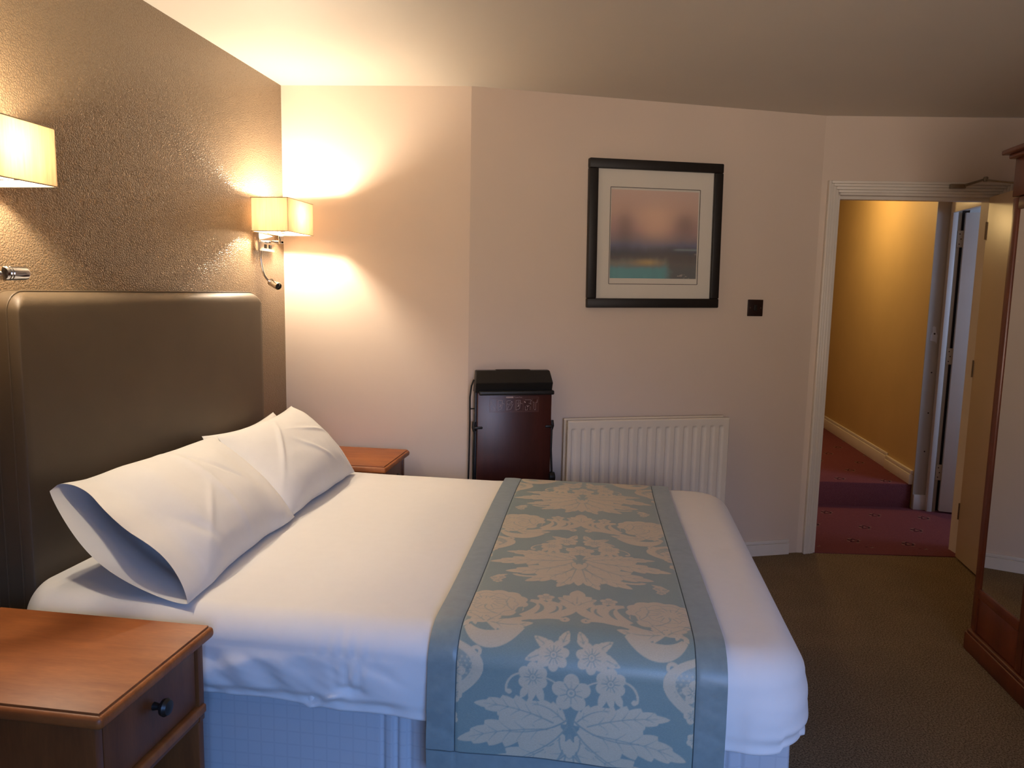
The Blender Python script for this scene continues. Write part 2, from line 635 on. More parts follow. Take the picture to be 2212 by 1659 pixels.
architrave(tr, U0, -1, HZ, 'upright')
architrave(tr, U1, 1, HZ, 'upright')
mb = MB()
for off0, off1, dep in ((0.000, 0.014, 0.010), (0.014, 0.030, 0.016), (0.030, 0.044, 0.020), (0.044, 0.058, 0.026)):
    mb.box(U0 - off0, U1 + off0, -dep, 0.0, HZ + off0, HZ + off1, 0.003)
mb.build('head', WHITE, tr)
mb = MB()
mb.box(U0 - 0.001, U0 + 0.012, 0.0, 0.125, 0, HZ)
mb.box(U1 - 0.012, U1 + 0.001, 0.0, 0.125, 0, HZ)
mb.box(U0, U1, 0.0, 0.125, HZ - 0.012, HZ + 0.001)
mb.box(U0 + 0.012, U0 + 0.026, 0.045, 0.09, 0, HZ - 0.012)
mb.box(U0 + 0.012, U1 - 0.012, 0.045, 0.09, HZ - 0.028, HZ - 0.012)
mb.build('lining', WHITE, tr, smooth=False)
MB().box(U0 + 0.012, U0 + 0.0145, 0.004, 0.030, 1.125, 1.20).build('strike_plate', STEEL, tr, smooth=False)
MB().box(U0, U1, 0.0, 0.12, 0.0, 0.004).build('threshold', MAROON, tr, smooth=False)

# baseboards of the bedroom
mb = MB()
mb.box(1.40, 1.797, -0.016, 0.0, 0, 0.062)
mb.box(1.40, 1.797, -0.012, 0.0, 0.062, 0.082, 0.004)
mb.box(0.0, 1.40, -0.016, 0.0, 0, 0.062)
mb.box(0.0, 1.40, -0.012, 0.0, 0.062, 0.082, 0.004)
o = mb.build('baseboard_angled', WHITE)
o.location = (B[0], B[1], 0)
o.rotation_euler = (0, 0, ANG2)
struct(o, 'white baseboard under the radiator wall')
L1 = math.hypot(B[0], B[1] - A[1])
o = MB().box(0.0, L1, -0.016, 0.0, 0, 0.062).box(0, L1, -0.012, 0, 0.062, 0.082, 0.004).build('baseboard_back', WHITE)
o.location = (A[0], A[1], 0)
o.rotation_euler = (0, 0, math.atan2(B[1] - A[1], B[0]))
struct(o, 'white baseboard of the corner wall behind the nightstand')
struct(MB().box(0, 0.016, YB, 3.39, 0, 0.062).box(0, 0.012, YB, 3.39, 0.062, 0.082, 0.004).build('baseboard_left', WHITE), 'white baseboard under the wallpapered wall')
o = MB().box(U1 + 0.06, LEN3, -0.016, 0, 0, 0.062).box(U1 + 0.06, LEN3, -0.012, 0, 0.062, 0.082, 0.004).build('baseboard_door', WHITE)
o.location = (D[0], D[1], 0)
o.rotation_euler = (0, 0, ANG3)
struct(o, 'white baseboard between doorway and right wall')
struct(MB().box(3.644, 3.66, YB, 4.24, 0, 0.075, 0.004).build('baseboard_right', WHITE), 'white baseboard behind the wardrobe')

# bedroom door leaf, hinged on the right and swung into the room
LEAF_A = math.atan2(3.49 - 4.215, 3.425 - 3.470)
dr = sroot('door_1', 'cream bedroom door standing open beside the wardrobe', (3.468, 4.222, 0), LEAF_A)
MB().box(0.0, 0.74, 0.0, 0.040, 0.012, 1.935, 0.002).build('leaf', DOORP, dr)
for z in (0.22, 1.0, 1.72):
    MB().tube([(-0.004, 0.0, z), (-0.004, 0.0, z + 0.09)], 0.006, 8).build('hinge', STEEL, dr)
MB().box(0.12, 0.36, 0.040, 0.085, 1.82, 1.89, 0.006).build('closer_body', STEEL, dr)
h_ = MB().lathe([(0.026, 0), (0.026, 0.008), (0.010, 0.010), (0.010, 0.045)], (0.68, 0.0, 1.02), (0, -1, 0)).tube([(0.68, -0.045, 1.02), (0.57, -0.045, 1.02)], 0.009, 10)
h_.build('handle', STEEL, dr)
# closer arm on the head of the frame
ca = thing('door_closer_arm', 'jointed brass door closer arm above the open doorway', 'closer arm', (3.272, 4.185, 1.984), 0.08)
MB().box(-0.014, 0.062, -0.008, 0.010, -0.010, 0.012, 0.002).build('bracket', STEEL, ca)
MB().tube([(0.05, -0.018, 0.003), (0.128, -0.05, 0.030)], [0.0075, 0.0055], 8).build('arm', STEEL, ca)
MB().lathe([(0.009, -0.011), (0.011, -0.008), (0.011, 0.008), (0.008, 0.012)], (0.131, -0.052, 0.030), (0, 0, 1), 14).build('joint', STEEL, ca)
MB().tube([(0.131, -0.052, 0.026), (0.170, -0.27, -0.02), (0.172, -0.29, -0.03)], 0.0048, 8).build('rod', STEEL, ca)

# ================================================================== LANDING BEYOND THE DOOR
def p3(u, vv):
    return (D[0] + u * math.cos(ANG3) - vv * math.sin(ANG3), D[1] + u * math.sin(ANG3) + vv * math.cos(ANG3))


pa = p3(-0.9, 0.121)
pb = p3(1.10, 0.121)
struct(MB().prism([pa, pb, (5.3, 4.40), (5.3, 5.6), (3.70, 5.6), (3.60, 5.235), (1.30, 5.03), (1.30, 4.3)], -0.05, 0.003).build('floor_landing', MAROON, smooth=False),
       'maroon patterned carpet just outside the bedroom door')
st = sroot('floor_upper', 'maroon carpeted step and corridor floor past the doorway')
MB().prism([(1.30, 5.03), (3.598, 5.22), (3.598, 9.0), (1.30, 9.0)], -0.05, 0.168, 0.012).build('step_top', MAROON, st)
struct(MB().box(3.60, 3.70, 5.205, 9.0, 0, CZ + 0.2).build('wall_corridor', HALLWALL, smooth=False), 'yellow lit wall running back along the corridor')
pf = sroot('wall_end', 'grey end face of the corridor wall with a patched hole')
MB().box(3.598, 3.702, 5.195, 5.205, 0, CZ + 0.2).build('face', PILLAR, pf, smooth=False)
pts = [(-0.020, -0.045), (0.012, -0.052), (0.021, -0.066), (0.022, -0.01), (0.012, 0.012), (0.008, 0.044), (-0.006, 0.05), (-0.012, 0.04), (-0.010, 0.012), (-0.021, -0.012)]
me_ = MB().prism(pts, 0, 0.0012, M=Matrix.Translation((3.642, 5.195, 1.185)) @ Matrix.Rotation(PI / 2, 4, 'X'))
me_.build('plaster_patch', PLASTER, pf, smooth=False)
MB().lathe([(0.006, 0), (0.006, 0.001)], (3.645, 5.1938, 1.185), (0, -1, 0), 10).build('screw_hole', DARK, pf)
for z, x in ((0.93, 3.648), (0.66, 3.650), (0.40, 3.648)):
    MB().lathe([(0.005, 0), (0.005, 0.0008)], (x, 5.195, z), (0, -1, 0), 8).build('screw_hole', DARK, pf)
struct(MB().box(3.60, 3.685, 5.178, 5.195, 0.003, 0.105, 0.003).build('baseboard_end', HALLWHITE), 'white baseboard at the end of the corridor wall')
mb = MB()
mb.box(3.582, 3.60, 5.70, 9.0, 0.16, 0.255, 0.003)
mb.box(3.588, 3.60, 5.70, 9.0, 0.255, 0.280, 0.004)
mb.box(3.574, 3.60, 5.215, 5.70, 0.165, 0.235, 0.003)
mb.box(3.580, 3.60, 5.215, 5.70, 0.235, 0.262, 0.004)
struct(mb.build('baseboard_corridor', WHITE), 'cream baseboard stepping down along the corridor wall')
struct(MB().box(1.20, 1.30, 4.0, 9.0, 0, CZ + 0.2).build('wall_corridor_far', HALLWALL, smooth=False), 'yellow wall on the hidden side of the corridor')
struct(MB().box(1.20, 3.70, 9.0, 9.1, 0, CZ + 0.2).build('wall_corridor_end', HALLWALL, smooth=False), 'yellow wall closing the corridor')
struct(MB().prism([p3(-1.3, 0.121), p3(1.15, 0.121), (5.4, 4.30), (5.4, 9.1), (1.2, 9.1)], CZ + 0.10, CZ + 0.18).build('ceiling_landing', CEIL, smooth=False), 'ceiling over the landing')
# side doorway: lintel wall along y, frame and leaf
w = MB()
w.box(3.68, 3.76, 4.27, 4.42, 0, CZ + 0.2)
w.box(3.68, 3.76, 4.42, 5.195, 1.985, CZ + 0.2)
struct(w.build('wall_side', HALLWALL, smooth=False), 'yellow wall above the side doorway of the landing')
t2 = sroot('trim_2', 'painted frame of the side doorway on the landing')
MB().box(3.676, 3.708, 5.150, 5.194, 0.0, 2.02, 0.003).build('upright', HALLWHITE, t2)
MB().box(3.711, 3.733, 5.160, 5.194, 0.0, 1.985, 0.002).build('jamb', TANPAINT, t2)
MB().box(3.664, 3.684, 4.42, 5.15, 1.955, 2.025, 0.003).build('head', WHITE, t2)
MB().box(3.684, 3.76, 4.42, 5.15, 1.970, 1.985).build('head_lining', WHITE, t2, smooth=False)
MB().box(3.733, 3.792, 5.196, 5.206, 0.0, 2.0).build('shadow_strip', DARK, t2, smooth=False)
d2 = sroot('door_2', 'white side room door standing open past the landing', (3.746, 5.165, 0), math.atan2(-0.20, 1.0))
MB().box(0.004, 0.74, -0.035, 0.0, 0.015, 1.955, 0.002).build('leaf', HALLWHITE, d2)
for z in (0.22, 0.99, 1.74):
    hb_ = MB().box(-0.030, 0.006, -0.018, -0.012, z, z + 0.105, 0.001).build('hinge', TANPAINT, d2)
    for q in range(3):
        MB().lathe([(0.004, 0), (0.004, 0.001)], (-0.017 + (q % 2) * 0.008, -0.018, z + 0.02 + q * 0.032), (0, -1, 0), 8).build('screw', DARK, hb_)
# side room shell
struct(MB().box(5.3, 5.4, 4.2, 5.7, 0, CZ + 0.2).build('wall_side_room', HALLWHITE, smooth=False), 'white wall of the side room')
struct(MB().box(3.70, 5.4, 5.6, 5.7, 0, CZ + 0.2).build('wall_side_room_back', HALLWHITE, smooth=False), 'white wall behind the open side door')
struct(MB().box(3.76, 5.4, 4.15, 4.25, 0, CZ + 0.2).build('wall_side_room_front', HALLWHITE, smooth=False), 'white wall at the front of the side room')

# ================================================================== HEADBOARD
HX, HY0, HY1, HZ0, HZ1 = 0.105, 1.668, 2.965, 0.18, 1.378


def rrect(y0, y1, z0, z1, r, n=8):
    """closed outline, only the upper corners rounded"""
    pts = [(y0, z0), (y1, z0)]
    for k in range(n + 1):
        a_ = k / n * PI / 2
        pts.append((y1 - r + r * math.cos(a_), z1 - r + r * math.sin(a_)))
    for k in range(n + 1):
        a_ = PI / 2 + k / n * PI / 2
        pts.append((y0 + r + r * math.cos(a_), z1 - r + r * math.sin(a_)))
    return pts


hb = thing('headboard', 'tall brown leatherette headboard against the wallpapered wall', 'headboard', (0, 0, 0))
rings = []
prof = [(0.002, 0.0)]
rad_ = 0.040
for k in range(9):
    a_ = k / 8 * PI / 2
    prof.append((HX - rad_ + rad_ * math.sin(a_), rad_ - rad_ * math.cos(a_)))
for ins in (0.06, 0.12, 0.25):
    prof.append((HX + 0.004 * min(1, ins / 0.25), ins))
for x, ins in prof:
    r_ = max(0.055 - ins, 0.004)
    iy_ = ins * 0.15 if ins <= rad_ else ins - rad_ * 0.85
    rings.append([(x, y, z) for y, z in rrect(HY0 + iy_, HY1 - iy_, HZ0, HZ1 - ins, r_)])
V = np.array(rings)
o = grid_mesh('front_panel', V, LEATHER, hb, closed_u=True)
bmx = bmesh.new()
bmx.from_mesh(o.data)
bmx.verts.ensure_lookup_table()
nc = V.shape[1]
bmx.faces.new([bmx.verts[(len(rings) - 1) * nc + k] for k in range(nc)])
bmesh.ops.recalc_face_normals(bmx, faces=bmx.faces)
bmx.to_mesh(o.data)
bmx.free()
o.data.shade_smooth()
o.data.set_sharp_from_angle(angle=math.radians(45))
# stitched seam around the boxed edge
for x in (0.030, HX - 0.030):
    pts = [(x, y, z) for y, z in rrect(HY0 - 0.0005, HY1 + 0.0005, HZ0, HZ1 + 0.0005, 0.055)][1:] + [(x, HY0 - 0.0005, HZ0)]
    MB().tube(pts, 0.0022, 6).build('seam_piping', LEATHER, hb)

# ================================================================== BED
BY0, BY1, BX1 = 1.590, 2.965, 2.005
bed = thing('bed', 'white double divan bed with a pleated white valance', 'bed', (0, 0, 0))
mb = MB()
mb.box(0.125, BX1 - 0.02, BY0 + 0.05, BY1 - 0.03, 0.34, 0.545, 0.05, 4)
mb.build('mattress', LINEN, bed)
mb = MB()
mb.box(0.125, BX1 - 0.03, BY0 + 0.06, BY1 - 0.04, 0.06, 0.335, 0.01)
mb.build('divan_base', LINEN, bed)
# valance: flat runs with inverted pleats, three sides
per = []


def valance_side(p0, p1, nrm, pleats):
    L_ = math.hypot(p1[0] - p0[0], p1[1] - p0[1])
    n_ = int(L_ / 0.004)
    res = []
    for i in range(n_):
        s = i / (n_ - 1) * L_
        off = 0.0
        for c_ in pleats:
            d_ = (s - c_)
            if abs(d_) < 0.055:
                off += -0.016 * math.exp(-(d_ / 0.006) ** 2) - 0.010 * math.exp(-((d_ - 0.034) / 0.005) ** 2) - 0.010 * math.exp(-((d_ + 0.034) / 0.005) ** 2) + 0.010 * math.exp(-(d_ / 0.03) ** 2)
        res.append((p0[0] + (p1[0] - p0[0]) * s / L_, p0[1] + (p1[1] - p0[1]) * s / L_, off, nrm))
    return res


per += valance_side((0.13, BY0 + 0.025), (BX1, BY0 + 0.025), (0, -1), [0.975, 1.74])
per += valance_side((BX1, BY0 + 0.025), (BX1, BY1), (1, 0), [0.03, 0.68])
per += valance_side((BX1, BY1), (0.13, BY1), (0, 1), [0.9])
rows = []
for k in range(14):
    t_ = k / 13
    z = 0.46 - t_ * 0.45
    rows.append([(x + nn[0] * (off * (0.35 + 0.65 * t_) + 0.006 * t_ + 0.003 * math.sin(9 * (x + y))), y + nn[1] * (off * (0.35 + 0.65 * t_) + 0.006 * t_ + 0.003 * math.sin(9 * (x + y) + 1)), z) for x, y, off, nn in per])
grid_mesh('valance', np.array(rows), CHECK, bed)

# ------------------------------------------------------------------ duvet
DT = 0.632          # top of the duvet
OA, OB = 0.085, 0.068   # rounding of the edge, out and down
NY, FY, FX = 1.545, 3.005, 2.045    # outer faces near, far, foot
iy0, iy1, ix1, ix0 = NY + OA, FY - OA, FX - OA, 0.150
rc = 0.055


def perimeter(step=0.007):
    P_, Nn, S = [], [], []

    def seg(a_, b_, n_):
        L_ = math.hypot(b_[0] - a_[0], b_[1] - a_[1])
        k = max(2, int(L_ / step))
        for i in range(k):
            t_ = i / k
            P_.append((a_[0] + (b_[0] - a_[0]) * t_, a_[1] + (b_[1] - a_[1]) * t_))
            Nn.append(n_)

    def arc(c_, a0, a1, k=26):
        for i in range(k):
            a_ = a0 + (a1 - a0) * i / k
            P_.append((c_[0] + rc * math.cos(a_), c_[1] + rc * math.sin(a_)))
            Nn.append((math.cos(a_), math.sin(a_)))
    arc((ix0 + rc, iy0 + rc), PI, 1.5 * PI)
    seg((ix0 + rc, iy0), (ix1 - rc, iy0), (0, -1))
    arc((ix1 - rc, iy0 + rc), 1.5 * PI, 2 * PI)
    seg((ix1, iy0 + rc), (ix1, iy1 - rc), (1, 0))
    arc((ix1 - rc, iy1 - rc), 0, 0.5 * PI)
    seg((ix1 - rc, iy1), (ix0 + rc, iy1), (0, 1))
    arc((ix0 + rc, iy1 - rc), 0.5 * PI, PI)
    return np.array(P_), np.array(Nn)


PP, NNv = perimeter()
npt = len(PP)
px, py = PP[:, 0], PP[:, 1]
near = (NNv[:, 1] < -0.5).astype(float)
corner = np.exp(-(((px - ix1) / 0.06) ** 2 + ((py - iy0) / 0.06) ** 2))
headw = np.clip(-NNv[:, 0], 0, 1)          # head end: the duvet stops there
runw = sstep(1.10, 1.17, px) * (1 - sstep(1.88, 1.95, px))   # calmer where the runner presses on it
rows = []
NTOP = 46
mid_y = (iy0 + iy1) / 2
mx0, mx1 = ix0 + (iy1 - iy0) / 2, ix1 - (iy1 - iy0) / 2
cx = np.clip(px, mx0, mx1)
cy = np.full(npt, mid_y)
for k in range(NTOP):
    t_ = k / (NTOP - 1)
    t_ = 1 - (1 - t_) ** 1.25
    x = cx + (px - cx) * t_
    y = cy + (py - cy) * t_
    rw = sstep(1.10, 1.17, x) * (1 - sstep(1.86, 1.93, x))
    z = DT + 0.004 * vnoise(x * 2.2, y * 2.2, 3) * (1 - rw)
    # fine crumple lines across the foot
    z = z + 0.0016 * vnoise(x * 9 + y * 4, y * 14 - x * 6, 11, 2) * (1 - rw) * sstep(0.3, 1.0, t_)
    rows.append(np.stack([x, y, z], 1))
NARC = 12
for k in range(1, NARC + 1):
    a_ = k / NARC * PI / 2
    out = OA * math.sin(a_)
    dz = OB * (1 - math.cos(a_))
    hw = 1 - headw
    crk = 0.0016 * np.sin((px - 1.0) * 2 * PI / 0.034) * np.exp(-((px - 1.0) / 0.075) ** 2) * near * math.sin(a_)
    o_ = (out + crk) * (0.35 + 0.65 * hw)
    rows.append(np.stack([px + NNv[:, 0] * o_, py + NNv[:, 1] * o_, np.full(npt, DT - dz) + 0.004 * vnoise(px * 2.2, py * 2.2, 3) * (1 - runw) * math.cos(a_)], 1))
# hanging part
hem = 0.436 - 0.018 * sstep(0.6, 1.2, px) * near + 0.012 * sstep(1.75, 2.0, px) * near + 0.004 * vnoise(px * 5, py * 5, 5)
hem = np.where(NNv[:, 0] > 0.5, 0.438 + 0.008 * vnoise(py * 6, py * 0, 9), hem)
ztop = DT - OB
NH = 30
for k in range(1, NH + 1):
    h = k / NH
    z = ztop + (hem - ztop) * h
    fold = 0.013 * vnoise(px * 6 + h * 1.5, py * 6 + h * 0.8, 21, 2) * (0.3 + 0.7 * h) + 0.004 * vnoise(px * 18 - h * 3, py * 18 + h * 2.5, 23, 2)
    # diagonal soft creases towards the head
    fold = fold + 0.0055 * np.sin((px * 1.0 - h * 0.075) * 2 * PI / 0.115) * np.exp(-((px - 0.74) / 0.17) ** 2) * near * math.sin(PI * min(1, h * 1.1)) 
    # pulled tuck: thin creases meeting at one point
    tx = 1.015
    spread = 0.010 + 0.075 * max(0.0, 0.62 - h)
    fold = fold + 0.0024 * np.sin((px - tx) * 2 * PI / (0.030 + 0.05 * max(0, 0.6 - h) * 0.3)) * np.exp(-((px - tx) / (0.022 + spread * 0.55)) ** 2) * near * (1 - sstep(0.50, 0.72, h))
    fold = fold - 0.015 * np.exp(-((px - tx) / 0.035) ** 2 - ((h - 0.62) / 0.10) ** 2) * near
    ridge = (px - (tx - 0.10 * (h - 0.55) / 0.45))
    fold = fold + 0.011 * np.exp(-(ridge / 0.016) ** 2) * near * sstep(0.55, 0.75, h)
    # filling ends before the hem: flat flange below
    hq = h + 0.05 * vnoise(px * 5, py * 5, 77, 2)
    fill = 0.008 * math.sin(PI * min(1.0, h / 0.84)) - 0.013 * sstep(0.72, 0.92, hq) * near - 0.006 * sstep(0.72, 0.92, hq) * (1 - near)
    fold = fold * float(sstep(0.0, 0.30, h))
    o_ = OA + (fold + fill) * (1 - 0.75 * runw * near) - 0.004 * runw * near * h
    o_ = o_ + 0.028 * corner * h ** 1.5 + 0.007 * np.sin(py * 21 + 1.0) * np.clip(NNv[:, 0], 0, 1) * h
    o_ = o_ * (0.35 + 0.65 * (1 - headw))
    rows.append(np.stack([px + NNv[:, 0] * o_, py + NNv[:, 1] * o_, z], 1))
# turn of the hem
last = rows[-1].copy()
for dd, zz in ((0.004, -0.003), (0.010, 0.002), (0.010, 0.03)):
    q = last.copy()
    q[:, 0] -= NNv[:, 0] * dd
    q[:, 1] -= NNv[:, 1] * dd
    q[:, 2] += zz
    rows.append(q)
dv = grid_mesh('duvet', np.stack(rows, 0), LINEN, None, closed_u=True)
tag(dv, 'white duvet spread over the bed and hanging over its sides', 'duvet')

# ------------------------------------------------------------------ runner with damask weave
RP = 0.66      # repeat along the cloth
RES = 0.0010
NU_, NV_ = 272, 660
mask = np.zeros((NV_ * 2, NU_ * 2), dtype=np.float32)
RS = RES / 2


def poly(pts, val=1.0):
    pts = np.asarray(pts, dtype=float)
    for sh in (-RP, 0.0, RP):
        q = pts + np.array([0, sh])
        u0, v0 = q.min(0)
        u1, v1 = q.max(0)
        i0, i1 = max(0, int(v0 / RS)), min(mask.shape[0], int(v1 / RS) + 2)
        j0, j1 = max(0, int(u0 / RS)), min(mask.shape[1], int(u1 / RS) + 2)
        if i0 >= i1 or j0 >= j1:
            continue
        vv, uu = np.meshgrid((np.arange(i0, i1) + 0.5) * RS, (np.arange(j0, j1) + 0.5) * RS, indexing='ij')
        ins = np.zeros(uu.shape, dtype=bool)
        a_ = q
        b_ = np.roll(q, -1, 0)
        for (ax, ay), (bx, by) in zip(a_, b_):
            if ay == by:
                continue
            c_ = ((ay > vv) != (by > vv)) & (uu < (bx - ax) * (vv - ay) / (by - ay) + ax)
            ins ^= c_
        sub = mask[i0:i1, j0:j1]
        sub[ins] = val


def bez(pts, n=24):
    p = [np.array(q, dtype=float) for q in pts]
    out = []
    for i in range(n):
        t_ = i / (n - 1)
        w_ = list(p)
        while len(w_) > 1:
            w_ = [w_[k] * (1 - t_) + w_[k + 1] * t_ for k in range(len(w_) - 1)]
        out.append(w_[0])
    return np.array(out)


def stroke(path, w0, w1=None, val=1.0, swell=0.0):
    path = np.asarray(path, dtype=float)
    n = len(path)
    w1 = w0 if w1 is None else w1
    t_ = np.linspace(0, 1, n)
    wd = w0 + (w1 - w0) * t_ + swell * np.sin(PI * t_)
    d_ = np.gradient(path, axis=0)
    d_ /= np.linalg.norm(d_, axis=1, keepdims=True) + 1e-9
    nn = np.stack([-d_[:, 1], d_[:, 0]], 1)
    poly(np.concatenate([path + nn * wd[:, None], (path - nn * wd[:, None])[::-1]]), val)


def leaf(bs, tip, wd, lobes=5, bend=0.0, veins=True, tooth=0.28, val=1.0):
    bs = np.array(bs, float)
    tip = np.array(tip, float)
    d_ = tip - bs
    L_ = np.linalg.norm(d_)
    d_ /= L_
    nn = np.array([-d_[1], d_[0]])
    t_ = np.linspace(0, 1, 70)
    cen = bs + np.outer(t_, d_) * L_ + np.outer(np.sin(PI * t_) * bend, nn)
    env = np.sin(PI * t_ ** 0.75) ** 0.8
    saw = 1 - tooth * 1.25 * (1 - ((t_ * lobes) % 1.0)) ** 1.3 * (t_ < 0.97)
    hw = wd * env * saw
    hw[-1] = 0
    left = cen + nn * hw[:, None] - np.outer((t_ * lobes % 1.0) * 0.0, d_)
    right = cen - nn * hw[:, None]
    poly(np.concatenate([left, right[::-1]]), val)
    if veins:
        stroke(cen[6:62], 0.0016, 0.0006, 0.22)
        for f0 in np.linspace(0.22, 0.75, max(2, lobes - 2)):
            i = int(f0 * 69)
            for s in (1, -1):
                e = cen[i] + d_ * wd * 0.55 + nn * s * hw[i] * 0.72
                stroke(bez([cen[i], (cen[i] + e) / 2 + d_ * 0.004, e], 8), 0.0011, 0.0004, 0.30)


def disc(c_, r, val=1.0, sq=1.0):
    a_ = np.linspace(0, 2 * PI, 26, endpoint=False)
    poly(np.stack([c_[0] + r * np.cos(a_), c_[1] + r * sq * np.sin(a_)], 1), val)


def flower(c_, r, n=6, rot=0.0):
    c_ = np.array(c_, float)
    for k in range(n):
        a_ = rot + 2 * PI * k / n
        d_ = np.array([math.cos(a_), math.sin(a_)])
        nn = np.array([-d_[1], d_[0]])
        t_ = np.linspace(0, 2 * PI, 22, endpoint=False)
        pc = c_ + d_ * r * 0.60
        pts = pc + np.outer(np.cos(t_) * r * 0.42, d_) + np.outer(np.sin(t_) * r * (0.40 if n < 7 else 0.33), nn)
        poly(pts, 1.0)
        stroke(np.array([c_ + d_ * r * 0.28, c_ + d_ * r * 0.62]), 0.0010, 0.0004, 0.3)
    for k in range(n):
        a_ = rot + 2 * PI * (k + 0.5) / n
        d_ = np.array([math.cos(a_), math.sin(a_)])
        stroke(np.array([c_ + d_ * r * 0.18, c_ + d_ * r * 0.60]), 0.0011, 0.0011, 0.1)
    disc(c_, r * 0.25, 0.15)
    disc(c_, r * 0.19, 1.0)
    disc(c_, r * 0.09, 0.3)


def spiral(c_, r0, r1, a0, a1, w0, w1, val=1.0):
    t_ = np.linspace(0, 1, 40)
    a_ = a0 + (a1 - a0) * t_
    r = r0 + (r1 - r0) * t_
    stroke(np.stack([c_[0] + r * np.cos(a_), c_[1] + r * np.sin(a_)], 1), w0, w1, val)


# one repeat, right half (u from the centre line outwards, v away from the near end)
V0 = 0.16          # place of the fan in the repeat
# fan of acanthus leaves
leaf((0.004, V0 - 0.070), (0.055, V0 - 0.212), 0.034, 5, -0.006)
leaf((0.006, V0 - 0.050), (0.140, V0 - 0.188), 0.042, 6, -0.012)
leaf((0.010, V0 - 0.030), (0.200, V0 - 0.125), 0.046, 6, -0.018)
leaf((0.015, V0 - 0.018), (0.252, V0 - 0.060), 0.043, 7, 0.010)
leaf((0.020, V0 - 0.010), (0.215, V0 + 0.030), 0.034, 7, 0.012)
leaf((0.008, V0 - 0.002), (0.098, V0 + 0.040), 0.020, 4, 0.012)
leaf((0.0, V0 - 0.045), (0.090, V0 - 0.150), 0.040, 5, -0.010)
leaf((0.0, V0 - 0.070), (0.0, V0 - 0.195), 0.030, 4, 0.0, veins=False)
for e_u, e_v in ((0.022, -0.165), (0.075, -0.150)):
    stroke(bez([(0.008, V0 - 0.075), (e_u * 0.6, V0 - 0.11), (e_u, V0 + e_v)]), 0.0018, 0.0008, 0.15)
stroke(bez([(0.0, V0 + 0.015), (0.03, V0 - 0.02), (0.09, V0 - 0.035), (0.15, V0 - 0.03)]), 0.0022, 0.0008, 0.15)
stroke(bez([(0.0, V0 + 0.005), (0.02, V0 - 0.04), (0.06, V0 - 0.07), (0.12, V0 - 0.10)]), 0.0022, 0.0008, 0.15)
stroke(bez([(0.0, V0 - 0.02), (0.012, V0 - 0.07), (0.03, V0 - 0.10), (0.05, V0 - 0.13)]), 0.0020, 0.0008, 0.15)
poly([(0, V0 - 0.035), (0.018, V0 - 0.055), (0.012, V0 - 0.072), (0, V0 - 0.080)], 1.0)
stroke(bez([(0.022, V0 - 0.035), (0.026, V0 - 0.06), (0.012, V0 - 0.080), (0, V0 - 0.084)]), 0.0014, 0.0010, 0.15)
poly([(0, V0 + 0.022), (0.006, V0 + 0.01), (0.004, V0 - 0.022), (0, V0 - 0.028)], 0.0)
# bouquet
stroke(bez([(0.028, V0 + 0.085), (0.06, V0 + 0.11), (0.09, V0 + 0.10), (0.115, V0 + 0.100)]), 0.0018, 0.0014)
stroke(bez([(0.10, V0 + 0.105), (0.135, V0 + 0.11), (0.150, V0 + 0.075), (0.142, V0 + 0.060)]), 0.0020, 0.0028)
disc((0.137, V0 + 0.062), 0.006)
flower((0.085, V0 + 0.098), 0.034, 6, 0.5)
leaf((0.075, V0 + 0.085), (0.062, V0 + 0.040), 0.011, 1, 0.0, False)
leaf((0.082, V0 + 0.08), (0.090, V0 + 0.042), 0.010, 1, 0.0, False)
leaf((0.095, V0 + 0.08), (0.112, V0 + 0.048), 0.010, 1, 0.0, False)
leaf((0.072, V0 + 0.115), (0.066, V0 + 0.142), 0.010, 1, 0.0, False)
leaf((0.055, V0 + 0.155), (0.105, V0 + 0.135), 0.013, 2, 0.0, True, 0.1)
leaf((0.052, V0 + 0.165), (0.088, V0 + 0.190), 0.012, 2, 0.0, True, 0.1)
leaf((0.026, V0 + 0.170), (0.012, V0 + 0.212), 0.013, 2, 0.0, True, 0.1)
flower((0.042, V0 + 0.150), 0.035, 7, 0.2)
flower((0.0, V0 + 0.070), 0.043, 5, PI / 2)
# palmette and double scrolls
VS = V0 + 0.27
leaf((0.0, VS + 0.06), (0.0, VS + 0.165), 0.044, 3, 0.0, False, 0.35)
leaf((0.0, VS + 0.07), (0.048, VS + 0.115), 0.022, 3, 0.004, True, 0.3)
leaf((0.0, VS + 0.06), (0.045, VS + 0.085), 0.014, 2, 0.0, False)
stroke(np.array([(0.0, VS + 0.085), (0.0, VS + 0.128)]), 0.0014, 0.0006, 0.2)
stroke(bez([(0.026, VS - 0.006), (0.10, VS + 0.005), (0.14, VS - 0.030), (0.175, VS - 0.055)]), 0.006, 0.012)
spiral((0.026, VS - 0.010), 0.010, 0.005, PI / 2, PI * 2.2, 0.005, 0.004)
stroke(bez([(0.008, VS + 0.075), (0.004, VS + 0.030), (0.045, VS + 0.010), (0.105, VS - 0.012)]), 0.011, 0.012, 1.0, 0.004)
stroke(bez([(0.072, VS + 0.085), (0.030, VS + 0.070), (0.050, VS + 0.030), (0.110, VS - 0.008)]), 0.006, 0.014, 1.0, 0.008)
stroke(bez([(0.115, VS + 0.085), (0.060, VS + 0.080), (0.078, VS + 0.030), (0.125, VS - 0.010)]), 0.007, 0.014, 1.0, 0.008)
stroke(bez([(0.048, VS + 0.062), (0.040, VS + 0.040), (0.052, VS + 0.028), (0.064, VS + 0.018)]), 0.0022, 0.0008, 0.05, 0.002)
stroke(bez([(0.092, VS + 0.070), (0.074, VS + 0.050), (0.085, VS + 0.025), (0.098, VS + 0.010)]), 0.0022, 0.0008, 0.05, 0.004)
flower((0.078, VS + 0.108), 0.022, 5, 0.3)
